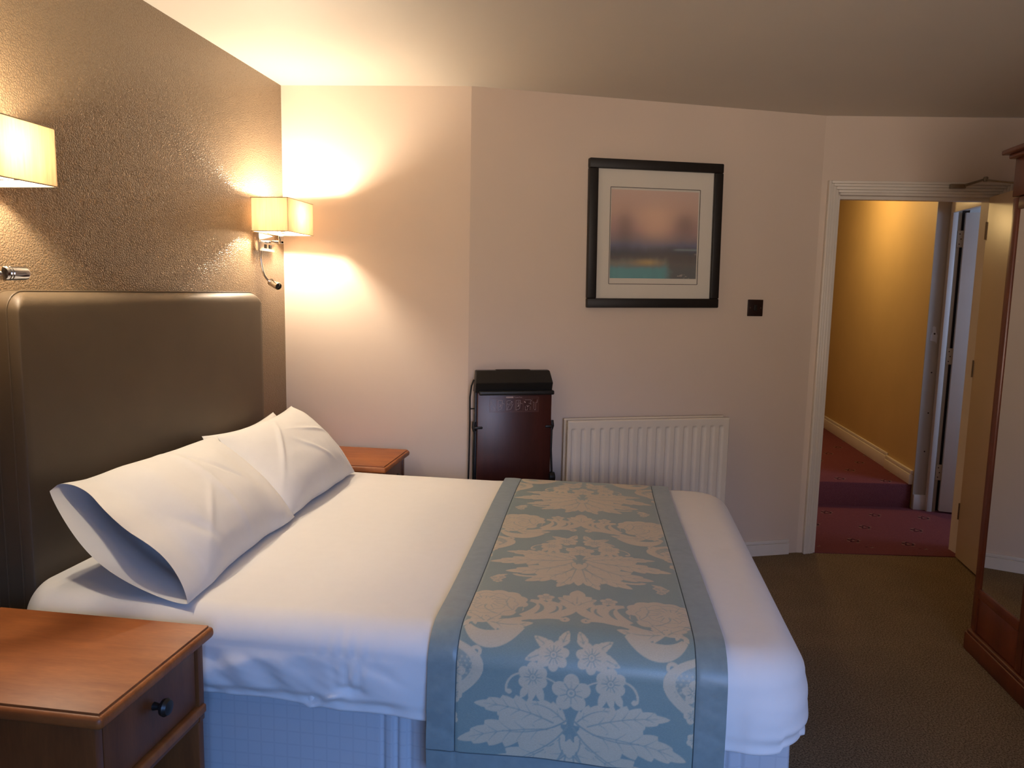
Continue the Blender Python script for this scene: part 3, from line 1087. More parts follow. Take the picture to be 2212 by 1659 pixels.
# large edge flower, its leaves and curved ribbon
for k, (r_, n_) in enumerate(((0.082, 13), (0.060, 11))):
    a_ = np.linspace(0, 2 * PI, 130, endpoint=False)
    rad2 = r_ * (1 + 0.09 * np.abs(np.sin(a_ * n_ / 2)) + 0.05 * np.sin(a_ * 3 + 1))
    cc_ = (0.205, VS + 0.055)
    poly(np.stack([cc_[0] + rad2 * np.cos(a_) * 1.02, cc_[1] + rad2 * np.sin(a_) * 0.86], 1), 1.0)
for r_, n_, ph_ in ((0.064, 11, 0.3), (0.042, 9, 0.0)):
    a_ = np.linspace(0.2, 2 * PI * 0.92, 120)
    rad2 = r_ * (1 + 0.13 * np.abs(np.sin(a_ * n_ / 2 + ph_)))
    stroke(np.stack([0.214 + rad2 * np.cos(a_), VS + 0.052 + rad2 * np.sin(a_) * 0.84], 1), 0.0009, 0.0009, 0.3)
for k in range(16):
    a_ = 2 * PI * k / 16 + 0.2
    r0_, r1_ = (0.020, 0.048) if k % 2 else (0.026, 0.062)
    stroke(np.array([(0.222 + r0_ * math.cos(a_), VS + 0.060 + r0_ * math.sin(a_) * 0.8), (0.222 + r1_ * math.cos(a_ + 0.15), VS + 0.060 + r1_ * math.sin(a_ + 0.15) * 0.8)]), 0.0014, 0.0004, 0.2)
stroke(bez([(0.150, VS + 0.02), (0.175, VS + 0.045), (0.175, VS + 0.075), (0.165, VS + 0.10)]), 0.0014, 0.0006, 0.2)
stroke(bez([(0.185, VS - 0.005), (0.215, VS + 0.010), (0.225, VS + 0.030), (0.222, VS + 0.045)]), 0.0016, 0.0008, 0.2)
poly([(0.128, VS + 0.045), (0.140, VS + 0.040), (0.146, VS + 0.015), (0.136, VS + 0.005), (0.128, VS + 0.02)], 0.05)
leaf((0.205, VS - 0.045), (0.095, VS - 0.040), 0.026, 4, 0.010)
leaf((0.205, VS - 0.050), (0.170, VS + 0.002), 0.016, 3, 0.0)
leaf((0.205, VS - 0.050), (0.262, VS - 0.005), 0.022, 4, 0.004)
stroke(bez([(0.120, VS - 0.055), (0.160, VS - 0.105), (0.215, VS - 0.110), (0.245, VS - 0.065)]), 0.010, 0.008, 1.0, 0.012)
spiral((0.236, VS - 0.058), 0.014, 0.006, -0.6, PI * 1.1, 0.006, 0.004)
# lower edge scroll with netted ground
poly(bez([(0.275, VS - 0.100), (0.18, VS - 0.125), (0.16, VS - 0.175), (0.275, VS - 0.245)], 30), 1.0)
poly(bez([(0.275, VS - 0.118), (0.215, VS - 0.130), (0.195, VS - 0.170), (0.275, VS - 0.215)], 30), 0.25)
for k in range(26):
    disc((0.222 + 0.012 * (k % 5) + 0.004 * (k // 5 % 2), VS - 0.140 - 0.009 * (k // 5)), 0.0026, 0.75)
flower((0.262, VS - 0.175), 0.026, 5, 0.4)
spiral((0.214, VS - 0.128), 0.012, 0.005, 0.3, PI * 1.6, 0.0045, 0.0035)
# small sprigs beside the fan
for (uu, vv_) in ((0.205, V0 + RP - 0.172), (0.222, V0 + RP - 0.180), (0.212, V0 + RP - 0.196)):
    flower((uu, vv_), 0.013, 5, uu * 40)
leaf((0.225, V0 + RP - 0.170), (0.190, V0 + RP - 0.148), 0.008, 2, 0.0, False)
stroke(bez([(0.120, V0 - 0.150), (0.15, V0 - 0.155), (0.17, V0 - 0.150), (0.172, V0 - 0.140)]), 0.005, 0.007)
flower((0.262, V0 + 0.045), 0.020, 6, 0.1)
flower((0.268, V0 - 0.010), 0.018, 6, 0.4)

tile = mask.reshape(NV_, 2, NU_, 2).mean((1, 3))


def weave(u, vv):
    uu = np.clip(np.abs(u) / RES - 0.5, 0, NU_ - 2)
    ww = (np.mod(vv, RP) / RES - 0.5)
    i = np.floor(ww).astype(int)
    j = np.floor(uu).astype(int)
    fi = ww - i
    fj = uu - j
    i0 = np.mod(i, NV_)
    i1 = np.mod(i + 1, NV_)
    return (tile[i0, j] * (1 - fi) * (1 - fj) + tile[i1, j] * fi * (1 - fj) + tile[i0, j + 1] * (1 - fi) * fj + tile[i1, j + 1] * fi * fj)


# path of the runner across the bed in (y, z), from the near lower edge to the far one
OFF = 0.011
path = [(NY - OFF - 0.006 * math.sin(PI * (z - 0.298) / (DT - OB - 0.298)), z) for z in np.linspace(0.298, DT - OB, 60)]
for k in range(1, 40):
    a_ = PI / 2 - k / 40 * PI / 2
    path.append((iy0 - (OA + OFF) * math.sin(a_), DT - OB + (OB + OFF) * math.cos(a_)))
path += [(y, DT + OFF) for y in np.linspace(iy0, iy1, 200)]
for k in range(1, 40):
    a_ = k / 40 * PI / 2
    path.append((iy1 + (OA + OFF) * math.sin(a_), DT - OB + (OB + OFF) * math.cos(a_)))
path += [(FY + OFF + 0.004, z) for z in np.linspace(DT - OB, 0.30, 60)]
path = np.array(path)
sl = np.concatenate([[0], np.cumsum(np.linalg.norm(np.diff(path, axis=0), axis=1))])
TOT = sl[-1]
RW, BW = 0.655, 0.066       # full width and border width
BE = 0.072                  # end border


def run_pt(s, q):
    """s along the cloth, q across from the centre"""
    y = np.interp(s, sl, path[:, 0])
    z = np.interp(s, sl, path[:, 1])
    flat = sstep(1.60, 1.80, y) * (1 - sstep(2.80, 2.95, y))
    nearh = 1 - sstep(NY - 0.005, NY + 0.08, y)
    cxm = 1.528 - 0.040 * sstep(1.5, 3.0, y)
    x = cxm + q
    z = z + flat * 0.0018 * vnoise(x * 6, y * 6, 31, 2)
    hh = np.clip((DT - OB - z) / 0.28, 0, 1)
    dfold = nearh * hh * (0.007 * np.sin((x - 1.2) * 2 * PI / 0.42 + 0.6) + 0.003 * vnoise(x * 16 - z * 8, z * 16, 8, 2))
    # long diagonal dent of the hanging cloth
    dfold = dfold + nearh * 0.012 * np.exp(-(((x - 1.70) + (0.42 - z) * 0.55) / 0.045) ** 2) * hh * -1.0
    # small ripples of the satin border
    bord = sstep(RW / 2 - BW, RW / 2 - BW + 0.01, np.abs(q))
    dfold = dfold + bord * 0.0030 * vnoise(z * 26 + x * 9, x * 5, 61, 2) * nearh
    ridge = 0.0018 * (1 - np.exp(-((np.abs(q) - (RW / 2 - BW)) / 0.004) ** 2))
    return np.stack([x, y - dfold - nearh * ridge, z + ridge * (1 - nearh)], -1)


rn = thing('bed_runner', 'blue green damask bed runner with cream flowers across the duvet', 'bed runner', (0, 0, 0))
hp = RW / 2 - BW
S_ = np.arange(BE, TOT - BE, 0.0020)
Q_ = np.linspace(-hp, hp, 262)
SS, QQ = np.meshgrid(S_, Q_, indexing='ij')
grid_mesh('centre_panel', run_pt(SS, QQ), DAMASK, rn, attr=weave(QQ + 0.004, SS - BE + 0.068))
for sgn in (-1, 1):
    Sb = np.arange(BE, TOT - BE, 0.004)
    Qb = np.linspace(hp, RW / 2, 18) * sgn
    SS, QQ = np.meshgrid(Sb, Qb if sgn > 0 else Qb[::-1], indexing='ij')
    Vb = run_pt(SS, QQ)
    e_ = np.clip((np.abs(QQ) - hp) / BW, 0, 1)
    Vb[..., 2] += 0.0015 * np.sin(PI * e_)
    o = grid_mesh('side_border', Vb, SATIN, rn)
    o['label'] = 'plain grey teal satin border strip'
for s0, s1 in ((0.0, BE), (TOT - BE, TOT)):
    Sb = np.linspace(s0, s1, 20)
    Qb = np.linspace(-RW / 2, RW / 2, 120)
    SS, QQ = np.meshgrid(Sb, Qb, indexing='ij')
    o = grid_mesh('end_border', run_pt(SS, QQ), SATIN, rn)
    o['label'] = 'plain grey teal satin border strip'

for q_ in (-hp, hp):
    Sv = np.arange(BE, TOT - BE, 0.012)
    pts = run_pt(Sv, np.full(Sv.shape, q_))
    MB().tube([tuple(p) for p in pts], 0.0014, 5).build('seam', SEAM, rn)
for s_ in (BE, TOT - BE):
    Qv = np.linspace(-RW / 2, RW / 2, 60)
    pts = run_pt(np.full(Qv.shape, s_), Qv)
    MB().tube([tuple(p) for p in pts], 0.0014, 5).build('seam', SEAM, rn)

# ------------------------------------------------------------------ pillows
def pillow(name, label, NB, NT, FB, FT, T, mouth, seed, creases=()):
    NB, NT, FB, FT = map(np.array, (NB, NT, FB, FT))
    na, nb = 130, 90
    a = np.linspace(0, 1, na)
    bq = np.linspace(0, 1, nb)
    AA, BB = np.meshgrid(a, bq, indexing='ij')
    c = (NB * ((1 - AA) * (1 - BB))[..., None] + NT * ((1 - AA) * BB)[..., None] + FB * (AA * (1 - BB))[..., None] + FT * (AA * BB)[..., None])
    e1 = FB - NB
    e2 = NT - NB
    nrm = np.cross(e2, e1)
    nrm /= np.linalg.norm(nrm)
    if nrm[0] < 0:
        nrm = -nrm
    eb = np.clip(1 - np.abs(2 * BB - 1) ** 2.6, 0, 1) ** 0.62
    far = np.clip(1 - (np.clip((AA - 0.5) / 0.5, 0, 1)) ** 3.0, 0, 1) ** 0.6
    if mouth:
        body = sstep(0.02, 0.30, AA)
        nearp = 0.0
        lens = mouth * np.clip(1 - np.abs(2 * BB - 1) ** 2.0, 0, 1) ** 0.7
        t = T * eb * far * (0.35 + 0.65 * body)
        t = np.maximum(t * body, lens * (1 - body) + t * body)
    else:
        nearp = np.clip(1 - (np.clip((0.5 - AA) / 0.5, 0, 1)) ** 3.0, 0, 1) ** 0.6
        t = T * eb * far * nearp
    # the seams are pulled in between the corners
    scal = 0.035 * np.sin(PI * AA) * (1 - 2 * BB) * np.abs(2 * BB - 1) ** 2
    dirb = (NT - NB) / np.linalg.norm(NT - NB)
    c = c + (scal * np.where(BB < 0.5, 0.25, 1.0))[..., None] * dirb * 0.8
    wr = 0.0035 * vnoise(AA * 4 + BB * 3, BB * 4 - AA * 2, seed, 2)
    wr2 = sum(am * np.exp(-(((AA - a0) * math.cos(th) + (BB - b0) * math.sin(th) * 0.62) / wd) ** 2 - ((-(AA - a0) * math.sin(th) + (BB - b0) * math.cos(th) * 0.62) / ln) ** 2) for a0, b0, th, wd, ln, am in creases)
    edge = (eb ** 0.5)
    tf = t + (wr + wr2) * edge * (1 if not mouth else 1)
    tb = t
    if mouth:
        # hem fold of the open case
        tf = tf + 0.0012 * sstep(0.155, 0.165, AA) * edge
    F_ = c + nrm * tf[..., None]
    K_ = c - nrm * tb[..., None]
    if mouth:
        # front lip set back at the top, lips uneven
        sh = (0.030 * sstep(0.55, 1.0, BB) + 0.012 * np.sin(BB * 9)) * (1 - sstep(0, 0.2, AA))
        F_[..., 1] += sh
        K_[..., 1] += 0.008 * np.sin(BB * 7 + 1) * (1 - sstep(0, 0.2, AA))
    wv = 0.010 * vnoise(AA * 5.5, AA * 0 + seed, seed + 3, 2) * (1 - BB) ** 2
    F_[..., 0] += wv
    K_[..., 0] += wv
    # rest on the duvet: nothing sinks below it
    root = thing(name, label, 'pillow', (0, 0, 0), group='white pillows at the headboard')
    lim = DT + 0.004
    for arr in (F_, K_):
        arr[..., 2] = np.maximum(arr[..., 2], lim)
        arr[..., 0] = np.maximum(arr[..., 0], HX + 0.008)
    # front + back as one sheet folded over the top edge
    ring = np.concatenate([F_, K_[:, ::-1][:, 1:]], axis=1)
    o = grid_mesh('pillowcase', ring, LINEN, root)
    if mouth:
        a2 = np.linspace(0, 1, 40)
        A2, B2 = np.meshgrid(a2, np.linspace(0.04, 0.96, 60), indexing='ij')
        idx_a = np.clip((0.30 + 0.66 * A2) * (na - 1), 0, na - 1).astype(int)
        idx_b = np.clip(B2 * (nb - 1), 0, nb - 1).astype(int)
        pin = sstep(0.0, 0.16, A2) ** 0.5 * (np.clip(1 - np.abs(2 * B2 - 1) ** 3, 0, 1) ** 0.5)
        mid = (F_[idx_a, idx_b] + K_[idx_a, idx_b]) / 2
        half = (F_[idx_a, idx_b] - K_[idx_a, idx_b]) / 2
        up_ = mid + half * (0.86 * pin)[..., None]
        dn_ = mid - half * (0.86 * pin)[..., None]
        grid_mesh('pillow_filling', np.concatenate([up_, dn_[:, ::-1]], axis=1), LINEN, root)
    return root


pillow('pillow', 'white pillow with its open case end towards the near nightstand',
       (0.592, 1.572, 0.642), (0.170, 1.655, 0.880), (0.548, 2.270, 0.644), (0.185, 2.400, 0.872), 0.095, 0.060, 4,
       [(0.52, 0.42, 0.12, 0.022, 0.34, 0.006), (0.36, 0.30, -0.9, 0.016, 0.16, 0.004), (0.62, 0.55, 0.7, 0.014, 0.12, -0.005), (0.25, 0.25, 0.5, 0.02, 0.08, -0.007), (0.80, 0.45, 0.1, 0.05, 0.2, -0.008)])
pillow('pillow', 'white pillow leaning at the lamp end of the headboard',
       (0.540, 2.225, 0.646), (0.235, 2.350, 0.885), (0.535, 2.900, 0.644), (0.240, 2.935, 0.905), 0.090, 0.0, 9,
       [(0.70, 0.55, 1.3, 0.012, 0.16, 0.006), (0.25, 0.55, -0.75, 0.018, 0.2, 0.007), (0.55, 0.35, 0.9, 0.014, 0.14, 0.005), (0.85, 0.25, 0.2, 0.012, 0.10, -0.005)])
pillow('pillow', 'white pillow mostly hidden behind the far leaning pillow',
       (0.330, 2.330, 0.655), (0.150, 2.400, 0.872), (0.330, 2.930, 0.655), (0.150, 2.950, 0.872), 0.050, 0.0, 14)

# ================================================================== NIGHTSTANDS
def nightstand(label, loc):
    """local: x from the back (0) to the front (0.535), y from near (0) to far (0.378)"""
    W_, Dp, Ht = 0.378, 0.540, 0.642
    ns = thing('nightstand', label, 'nightstand', loc, 0, 'wooden nightstands beside the bed')
    # top with a thumbnail moulding
    mb = MB()
    mb.box(0.006, Dp - 0.010, 0.010, W_ - 0.010, Ht - 0.008, Ht, 0.0015)
    mb.box(0.0, Dp, 0.0, W_, Ht - 0.030, Ht - 0.004, 0.011, 4)
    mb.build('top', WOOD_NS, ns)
    fx_ = Dp - 0.024
    for y0, y1 in ((0.014, 0.034), (W_ - 0.034, W_ - 0.014)):
        mb = MB()
        mb.box(0.014, fx_, y0, y1, 0.42, Ht - 0.030, 0.002)
        mb.box(0.19, fx_ - 0.004, y0, y1, 0.0, 0.42, 0.002)
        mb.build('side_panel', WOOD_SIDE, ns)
    MB().box(0.016, 0.026, 0.034, W_ - 0.034, 0.42, Ht - 0.030).build('back_panel', WOOD_SIDE, ns, smooth=False)
    MB().box(0.026, fx_ - 0.002, 0.034, W_ - 0.034, 0.425, 0.437).build('rail', WOOD_SIDE, ns, smooth=False)
    MB().box(fx_ - 0.020, fx_ + 0.006, 0.014, W_ - 0.014, 0.437, 0.458, 0.005, 3).build('front_moulding', WOOD_NS, ns)
    MB().box(0.19, fx_ - 0.01, 0.034, W_ - 0.034, 0.09, 0.108).build('shelf', WOOD_SIDE, ns, smooth=False)
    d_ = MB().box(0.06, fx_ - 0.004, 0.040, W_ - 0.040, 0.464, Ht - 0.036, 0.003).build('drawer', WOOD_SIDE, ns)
    MB().lathe([(0.004, -0.002), (0.0085, 0.0), (0.0065, 0.010), (0.0075, 0.014), (0.0165, 0.020), (0.0185, 0.027), (0.0145, 0.034), (0.004, 0.037)],
               (fx_ - 0.004, W_ / 2, 0.550), (1, 0, 0), 24).build('knob', BLACK, d_)
    return ns


nightstand('orange cherry wood nightstand with drawer in the near foreground', (0.178, 1.110, 0.0))
nightstand('cherry wood nightstand in the far corner below the lit lamp', (0.088, 3.012, 0.0))

# ================================================================== WALL LAMPS
def wall_lamp(label, yc, head_pts, head_dir):
    """yc: centre of the shade along the wall"""
    z0, z1 = 1.638, 1.778
    wl = thing('wall_lamp', label, 'wall lamp', (0, yc, 0), 0, 'square shaded reading lamps on the wallpaper')
    pl_ = MB().box(0.0, 0.030, -0.052, 0.096, 1.560, 1.638, 0.003).build('wall_plate', CHROME, wl)
    for yy in (-0.005, 0.040):
        MB().box(0.030, 0.0335, yy, yy + 0.020, 1.572, 1.590, 0.002).build('switch', BLACK, pl_)
    MB().box(0.030, 0.036, -0.052, 0.096, 1.596, 1.604, 0.001).box(0.030, 0.108, -0.004, 0.020, 1.594, 1.606, 0.002).box(0.096, 0.108, -0.008, 0.024, 1.594, 1.652, 0.002).build('arm', CHROME, wl)
    # shade: thin fabric box open above and below
    xa, xb, hw_ = 0.035, 0.200, 0.130
    t_ = 0.0015
    sh = MB()
    sh.box(xa, xb, -hw_, -hw_ + t_, z0, z1)
    sh.box(xa, xb, hw_ - t_, hw_, z0, z1)
    sh.box(xa, xa + t_, -hw_ + t_, hw_ - t_, z0, z1)
    sh.box(xb - t_, xb, -hw_ + t_, hw_ - t_, z0, z1)
    s_ = sh.build('shade', SHADE, wl, smooth=False)
    for z in (z0, z1):
        rm = MB()
        rm.tube([(xa, -hw_, z), (xb, -hw_, z)], 0.0016, 6)
        rm.tube([(xb, -hw_, z), (xb, hw_, z)], 0.0016, 6)
        rm.tube([(xb, hw_, z), (xa, hw_, z)], 0.0016, 6)
        rm.tube([(xa, hw_, z), (xa, -hw_, z)], 0.0016, 6)
        if z == z0:
            rm.tube([(xb, 0.008, z0), (xa, 0.008, z0)], 0.0016, 6)
        rm.build('shade_wire', STEEL, s_)
    MB().lathe([(0.016, 0), (0.018, 0.004), (0.018, 0.030), (0.012, 0.034)], (0.102, 0.008, 1.646), (0, 0, 1), 18).build('bulb_holder', WHITE, wl)
    lt = point_light('bulb_light', (0.112, 0.008, 1.722), LAMP_W, LAMP_COL, 0.024)
    lt.parent = wl
    # flexible reading light
    P_ = [Vector(p) for p in head_pts]
    pts = []
    for i in range(25):
        tt = i / 24
        w_ = list(P_)
        while len(w_) > 1:
            w_ = [w_[k].lerp(w_[k + 1], tt) for k in range(len(w_) - 1)]
        pts.append(w_[0])
    MB().tube(pts, 0.0052, 10).build('flexible_neck', CHROME, wl)
    d_ = Vector(head_dir).normalized()
    hd = MB().lathe([(0.006, -0.004), (0.015, 0.0), (0.0165, 0.004), (0.0165, 0.006), (0.014, 0.008), (0.0165, 0.010), (0.0165, 0.014), (0.014, 0.016), (0.0165, 0.018), (0.0165, 0.060), (0.0155, 0.064), (0.0125, 0.064), (0.0115, 0.056)],
                    pts[-1], d_, 26).build('reading_head', CHROME, wl)
    MB().lathe([(0.010, 0), (0.005, 0.003), (0.001, 0.004)], pts[-1] + d_ * 0.0575, d_, 16).build('lens', BLACK, hd)
    return wl


wall_lamp('lit wall lamp with square shade at the far corner of the room', 3.150,
          [(0.018, -0.020, 1.560), (0.020, -0.025, 1.44), (0.040, 0.000, 1.435), (0.050, 0.005, 1.425)], (0.42, -0.25, -0.16))
wall_lamp('lit wall lamp with square shade cut by the left picture edge', 1.582,
          [(0.018, -0.020, 1.560), (0.030, -0.05, 1.42), (0.12, -0.150, 1.41), (0.200, -0.055, 1.420)], (0.0, 1, 0.02))

# ================================================================== THINGS ON THE ANGLED WALL
ux, uy = math.cos(ANG2), math.sin(ANG2)


def on2(u, d=0.0, z=0.0):
    return (B[0] + ux * u + uy * d, B[1] + uy * u - ux * d, z)


# picture: local x along the wall, y into the wall, z up; centred
pc = thing('framed_picture', 'black framed abstract seascape print hanging above the radiator', 'picture', on2(0.928, 0.001, 1.694), ANG2)
pc.rotation_euler = (0.0, math.radians(-0.75), ANG2)
hw_, hh_, fw = 0.352, 0.357, 0.046
mb = MB()
mb.box(-hw_, hw_, -0.032, 0, hh_ - fw, hh_, 0.005)
mb.box(-hw_, hw_, -0.032, 0, -hh_, -hh_ + fw, 0.005)
mb.box(-hw_, -hw_ + fw, -0.032, 0, -hh_ + fw, hh_ - fw, 0.005)
mb.box(hw_ - fw, hw_, -0.032, 0, -hh_ + fw, hh_ - fw, 0.005)
mb.build('frame', BLACKWOOD, pc)
ix, iz = hw_ - fw, hh_ - fw
# mount with a window, line, paper
ol, orr, ob, ot = -0.238, 0.236, -0.240, 0.226
mb = MB()
mb.box(-ix, ol, -0.014, -0.010, -iz, iz)
mb.box(orr, ix, -0.014, -0.010, -iz, iz)
mb.box(ol, orr, -0.014, -0.010, ot, iz)
mb.box(ol, orr, -0.014, -0.010, -iz, ob)
mb.build('mount', MATBOARD, pc, smooth=False)
mb = MB()
for a_ in ((ol - 0.0018, ol + 0.0012, ob, ot), (orr - 0.0012, orr + 0.0018, ob, ot), (ol, orr, ot - 0.0012, ot + 0.0018), (ol, orr, ob - 0.0018, ob + 0.0012)):
    mb.box(a_[0], a_[1], -0.0146, -0.0139, a_[2], a_[3])
mb.build('mount_line', DARK, pc, smooth=False)
MB().box(ol, orr, -0.0090, -0.0080, ob, ot).build('paper', MATBOARD, pc, smooth=False)
# painted area
pl0, pl1, pb0, pb1 = ol + 0.006, orr - 0.006, ob + 0.028, ot - 0.010
gx, gz = np.meshgrid(np.linspace(0, 1, 200), np.linspace(0, 1, 220))
C0 = np.zeros(gx.shape + (3,))
stops = [(0.0, (0.06, 0.12, 0.13)), (0.10, (0.075, 0.14, 0.145)), (0.17, (0.12, 0.12, 0.10)), (0.24, (0.035, 0.03, 0.03)), (0.29, (0.016, 0.018, 0.028)), (0.33, (0.03, 0.034, 0.06)), (0.38, (0.075, 0.075, 0.13)), (0.45, (0.16, 0.12, 0.13)), (0.55, (0.26, 0.165, 0.155)), (0.75, (0.36, 0.25, 0.20)), (1.0, (0.38, 0.285, 0.235))]
wob = gz + 0.020 * vnoise(gx * 6, gz * 6, 40) + 0.018 * vnoise(gx * 30, gz * 9, 41, 2) * sstep(0.42, 0.30, gz)
for k in range(3):
    C0[..., k] = np.interp(wob, [s[0] for s in stops], [s[1][k] for s in stops])
glow = np.exp(-((gx - 0.52) / 0.20) ** 2 - ((gz - 0.60) / 0.20) ** 2)
C0 += glow[..., None] * np.array((0.16, 0.12, 0.06))
side = np.exp(-((gx - 0.16) / 0.10) ** 2 - ((gz - 0.55) / 0.22) ** 2) + np.exp(-((gx - 0.86) / 0.13) ** 2 - ((gz - 0.62) / 0.15) ** 2)
C0 *= (1 - 0.38 * np.clip(side, 0, 1))[..., None] * np.array((1, 0.97, 0.98))
gold = np.exp(-((gx - 0.42) / 0.13) ** 2 - ((gz - 0.185) / 0.035) ** 2)
C0 = C0 * (1 - gold[..., None] * 0.8) + gold[..., None] * np.array((0.26, 0.18, 0.07))
lake = sstep(0.15, 0.09, gz + 0.03 * vnoise(gx * 9, gz * 4, 43)) * (1 - sstep(0.60, 0.72, gx + 0.05 * vnoise(gx * 6, gz * 12, 44)))
C0 = C0 * (1 - 0.75 * lake[..., None]) + 0.75 * lake[..., None] * np.array((0.05, 0.20, 0.22))
rocks = sstep(0.62, 0.72, gx + 0.04 * vnoise(gx * 8, gz * 14, 45)) * (1 - sstep(0.24, 0.32, gz + 0.03 * vnoise(gx * 12, gz * 6, 46)))
C0 = C0 * (1 - 0.8 * rocks[..., None]) + 0.8 * rocks[..., None] * np.array((0.035, 0.026, 0.026))
spk = sstep(0.50, 0.62, vnoise(gx * 15, gz * 24, 47)) * rocks
C0 = C0 * (1 - 0.6 * spk[..., None]) + 0.6 * spk[..., None] * np.array((0.26, 0.21, 0.19))
band = np.exp(-((gz - 0.335) / 0.012) ** 2) * sstep(0.70, 0.78, gx) * 0.8
C0 = C0 * (1 - band[..., None]) + band[..., None] * np.array((0.13, 0.17, 0.18))
C0 = np.clip(C0 * 1.75, 0, 1)
lum_ = C0.mean(-1, keepdims=True)
C0 = np.clip(lum_ + (C0 - lum_) * 1.15, 0, 1)
C0 *= (1 + 0.10 * vnoise(gx * 26, gz * 5, 48) * sstep(0.4, 0.2, gz))[..., None]
Vp = np.stack([pl0 + gx * (pl1 - pl0), np.full(gx.shape, -0.0096), pb0 + gz * (pb1 - pb0)], -1)
o = grid_mesh('print', Vp, PAINT, pc, colattr=np.clip(C0, 0, 1))
o['label'] = 'soft pink and teal abstract seascape'
MB().box(-ix, ix, -0.0215, -0.0195, -iz, iz).build('glass', GLASS, pc, smooth=False)

# light switch
sw = thing('light_switch', 'small dark bronze light switch right of the picture', 'light switch', on2(1.510, 0.0, 1.344), ANG2)
MB().box(-0.044, 0.044, -0.007, 0.0, -0.043, 0.043, 0.003).build('plate', BRONZE, sw)
MB().box(-0.009, 0.009, -0.011, -0.006, -0.015, 0.015, 0.002).build('rocker', BLACK, sw)
for s in (-1, 1):
    MB().lathe([(0.0035, 0), (0.0030, 0.0012)], (s * 0.031, -0.007, 0), (0, -1, 0), 10).build('screw', STEEL, sw)

# radiator
rd = thing('radiator', 'cream double panel radiator with vertical flutes below the picture', 'radiator', on2(0.478, 0.0, 0.0), ANG2)
RWd, RZ0, RZ1 = 0.868, 0.165, 0.785


def rad_panel(name, u0, u1, z0, z1, yf, yb, nfl):
    """front face with recessed flutes; local y: -yf faces the room"""
    us = np.linspace(u0, u1, 420)
    zs = np.concatenate([np.linspace(z1, z1 - 0.10, 40), np.linspace(z1 - 0.11, z0 + 0.11, 12), np.linspace(z0 + 0.10, z0, 40)])
    UU, ZZ = np.meshgrid(us, zs)
    mrg = 0.014
    pitch = (u1 - u0 - 2 * mrg) / nfl
    ph = np.mod((UU - u0 - mrg) / pitch, 1.0)
    inside = ((UU > u0 + mrg) & (UU < u1 - mrg)).astype(float)
    ch = sstep(0.06, 0.16, ph) * (1 - sstep(0.34, 0.62, ph)) * inside
    vert = sstep(0.036, 0.050, z1 - ZZ) * sstep(0.036, 0.050, ZZ - z0)
    Y = -yf + 0.0065 * ch * vert
    e_ = np.minimum(np.minimum(UU - u0, u1 - UU), np.minimum(ZZ - z0, z1 - ZZ))
    Y = Y + 0.006 * (1 - sstep(0.0, 0.006, e_))
    V_ = np.stack([UU, Y, ZZ], -1)
    o = grid_mesh(name, V_, RADPAINT, rd)
    mb = MB()
    mb.box(u0, u1, -yf + 0.0055, -yf + 0.016, z1 - 0.012, z1, 0.001)
    mb.box(u0, u1, -yf + 0.0055, -yf + 0.016, z0, z0 + 0.012, 0.001)
    mb.box(u0, u0 + 0.004, -yf + 0.0055, -yf + 0.016, z0, z1)
    mb.box(u1 - 0.004, u1, -yf + 0.0055, -yf + 0.016, z0, z1)
    mb.box(u0, u1, -yb - 0.002, -yb, z0, z1)
    mb.build('panel_rim', RADPAINT, o)
    return o


rad_panel('front_panel', 0.0, RWd, RZ0, RZ1, 0.105, 0.090, 17)
rad_panel('back_panel', -0.002, RWd - 0.004, RZ0, RZ1 + 0.002, 0.050, 0.034, 17)
for u_ in (0.10, RWd - 0.14):
    MB().box(u_, u_ + 0.035, -0.034, 0.0, RZ0 + 0.08, RZ1 - 0.10, 0.002).build('bracket', RADPAINT, rd)
for u_ in (0.006, RWd - 0.036):
    for zc in (RZ1 - 0.085, RZ0 + 0.03):
        MB().box(u_, u_ + 0.026, -0.090, -0.048, zc, zc + 0.03, 0.003).build('connector', RADPAINT, rd)
for u_, nm in ((RWd + 0.022, 1), (-0.024, 0)):
    s_ = 1 if nm else -1
    v_ = MB().tube([(u_ - s_ * 0.024, -0.070, RZ0 + 0.045), (u_, -0.070, RZ0 + 0.045), (u_ + s_ * 0.0, -0.070, RZ0 + 0.03), (u_, -0.070, 0.0)], 0.0075, 10).build('pipe', STEEL, rd)
    MB().lathe([(0.010, 0.0), (0.018, 0.004), (0.019, 0.045), (0.014, 0.052)], (u_, -0.070, RZ0 + 0.045), (0, 0, 1), 18).build('valve', RADPAINT, rd)

# trouser press
tp = thing('trouser_press', 'dark mahogany trouser press with black top beside the radiator', 'trouser press', on2(0.028, 0.0, 0.0), ANG2)
PW = 0.368
MB().box(0.0, PW, -0.052, -0.036, 0.075, 0.945, 0.002).build('back_board', WOOD_PR, tp)
MB().box(0.004, PW, -0.088, -0.070, 0.105, 0.925, 0.003).build('front_board', WOOD_PR, tp)
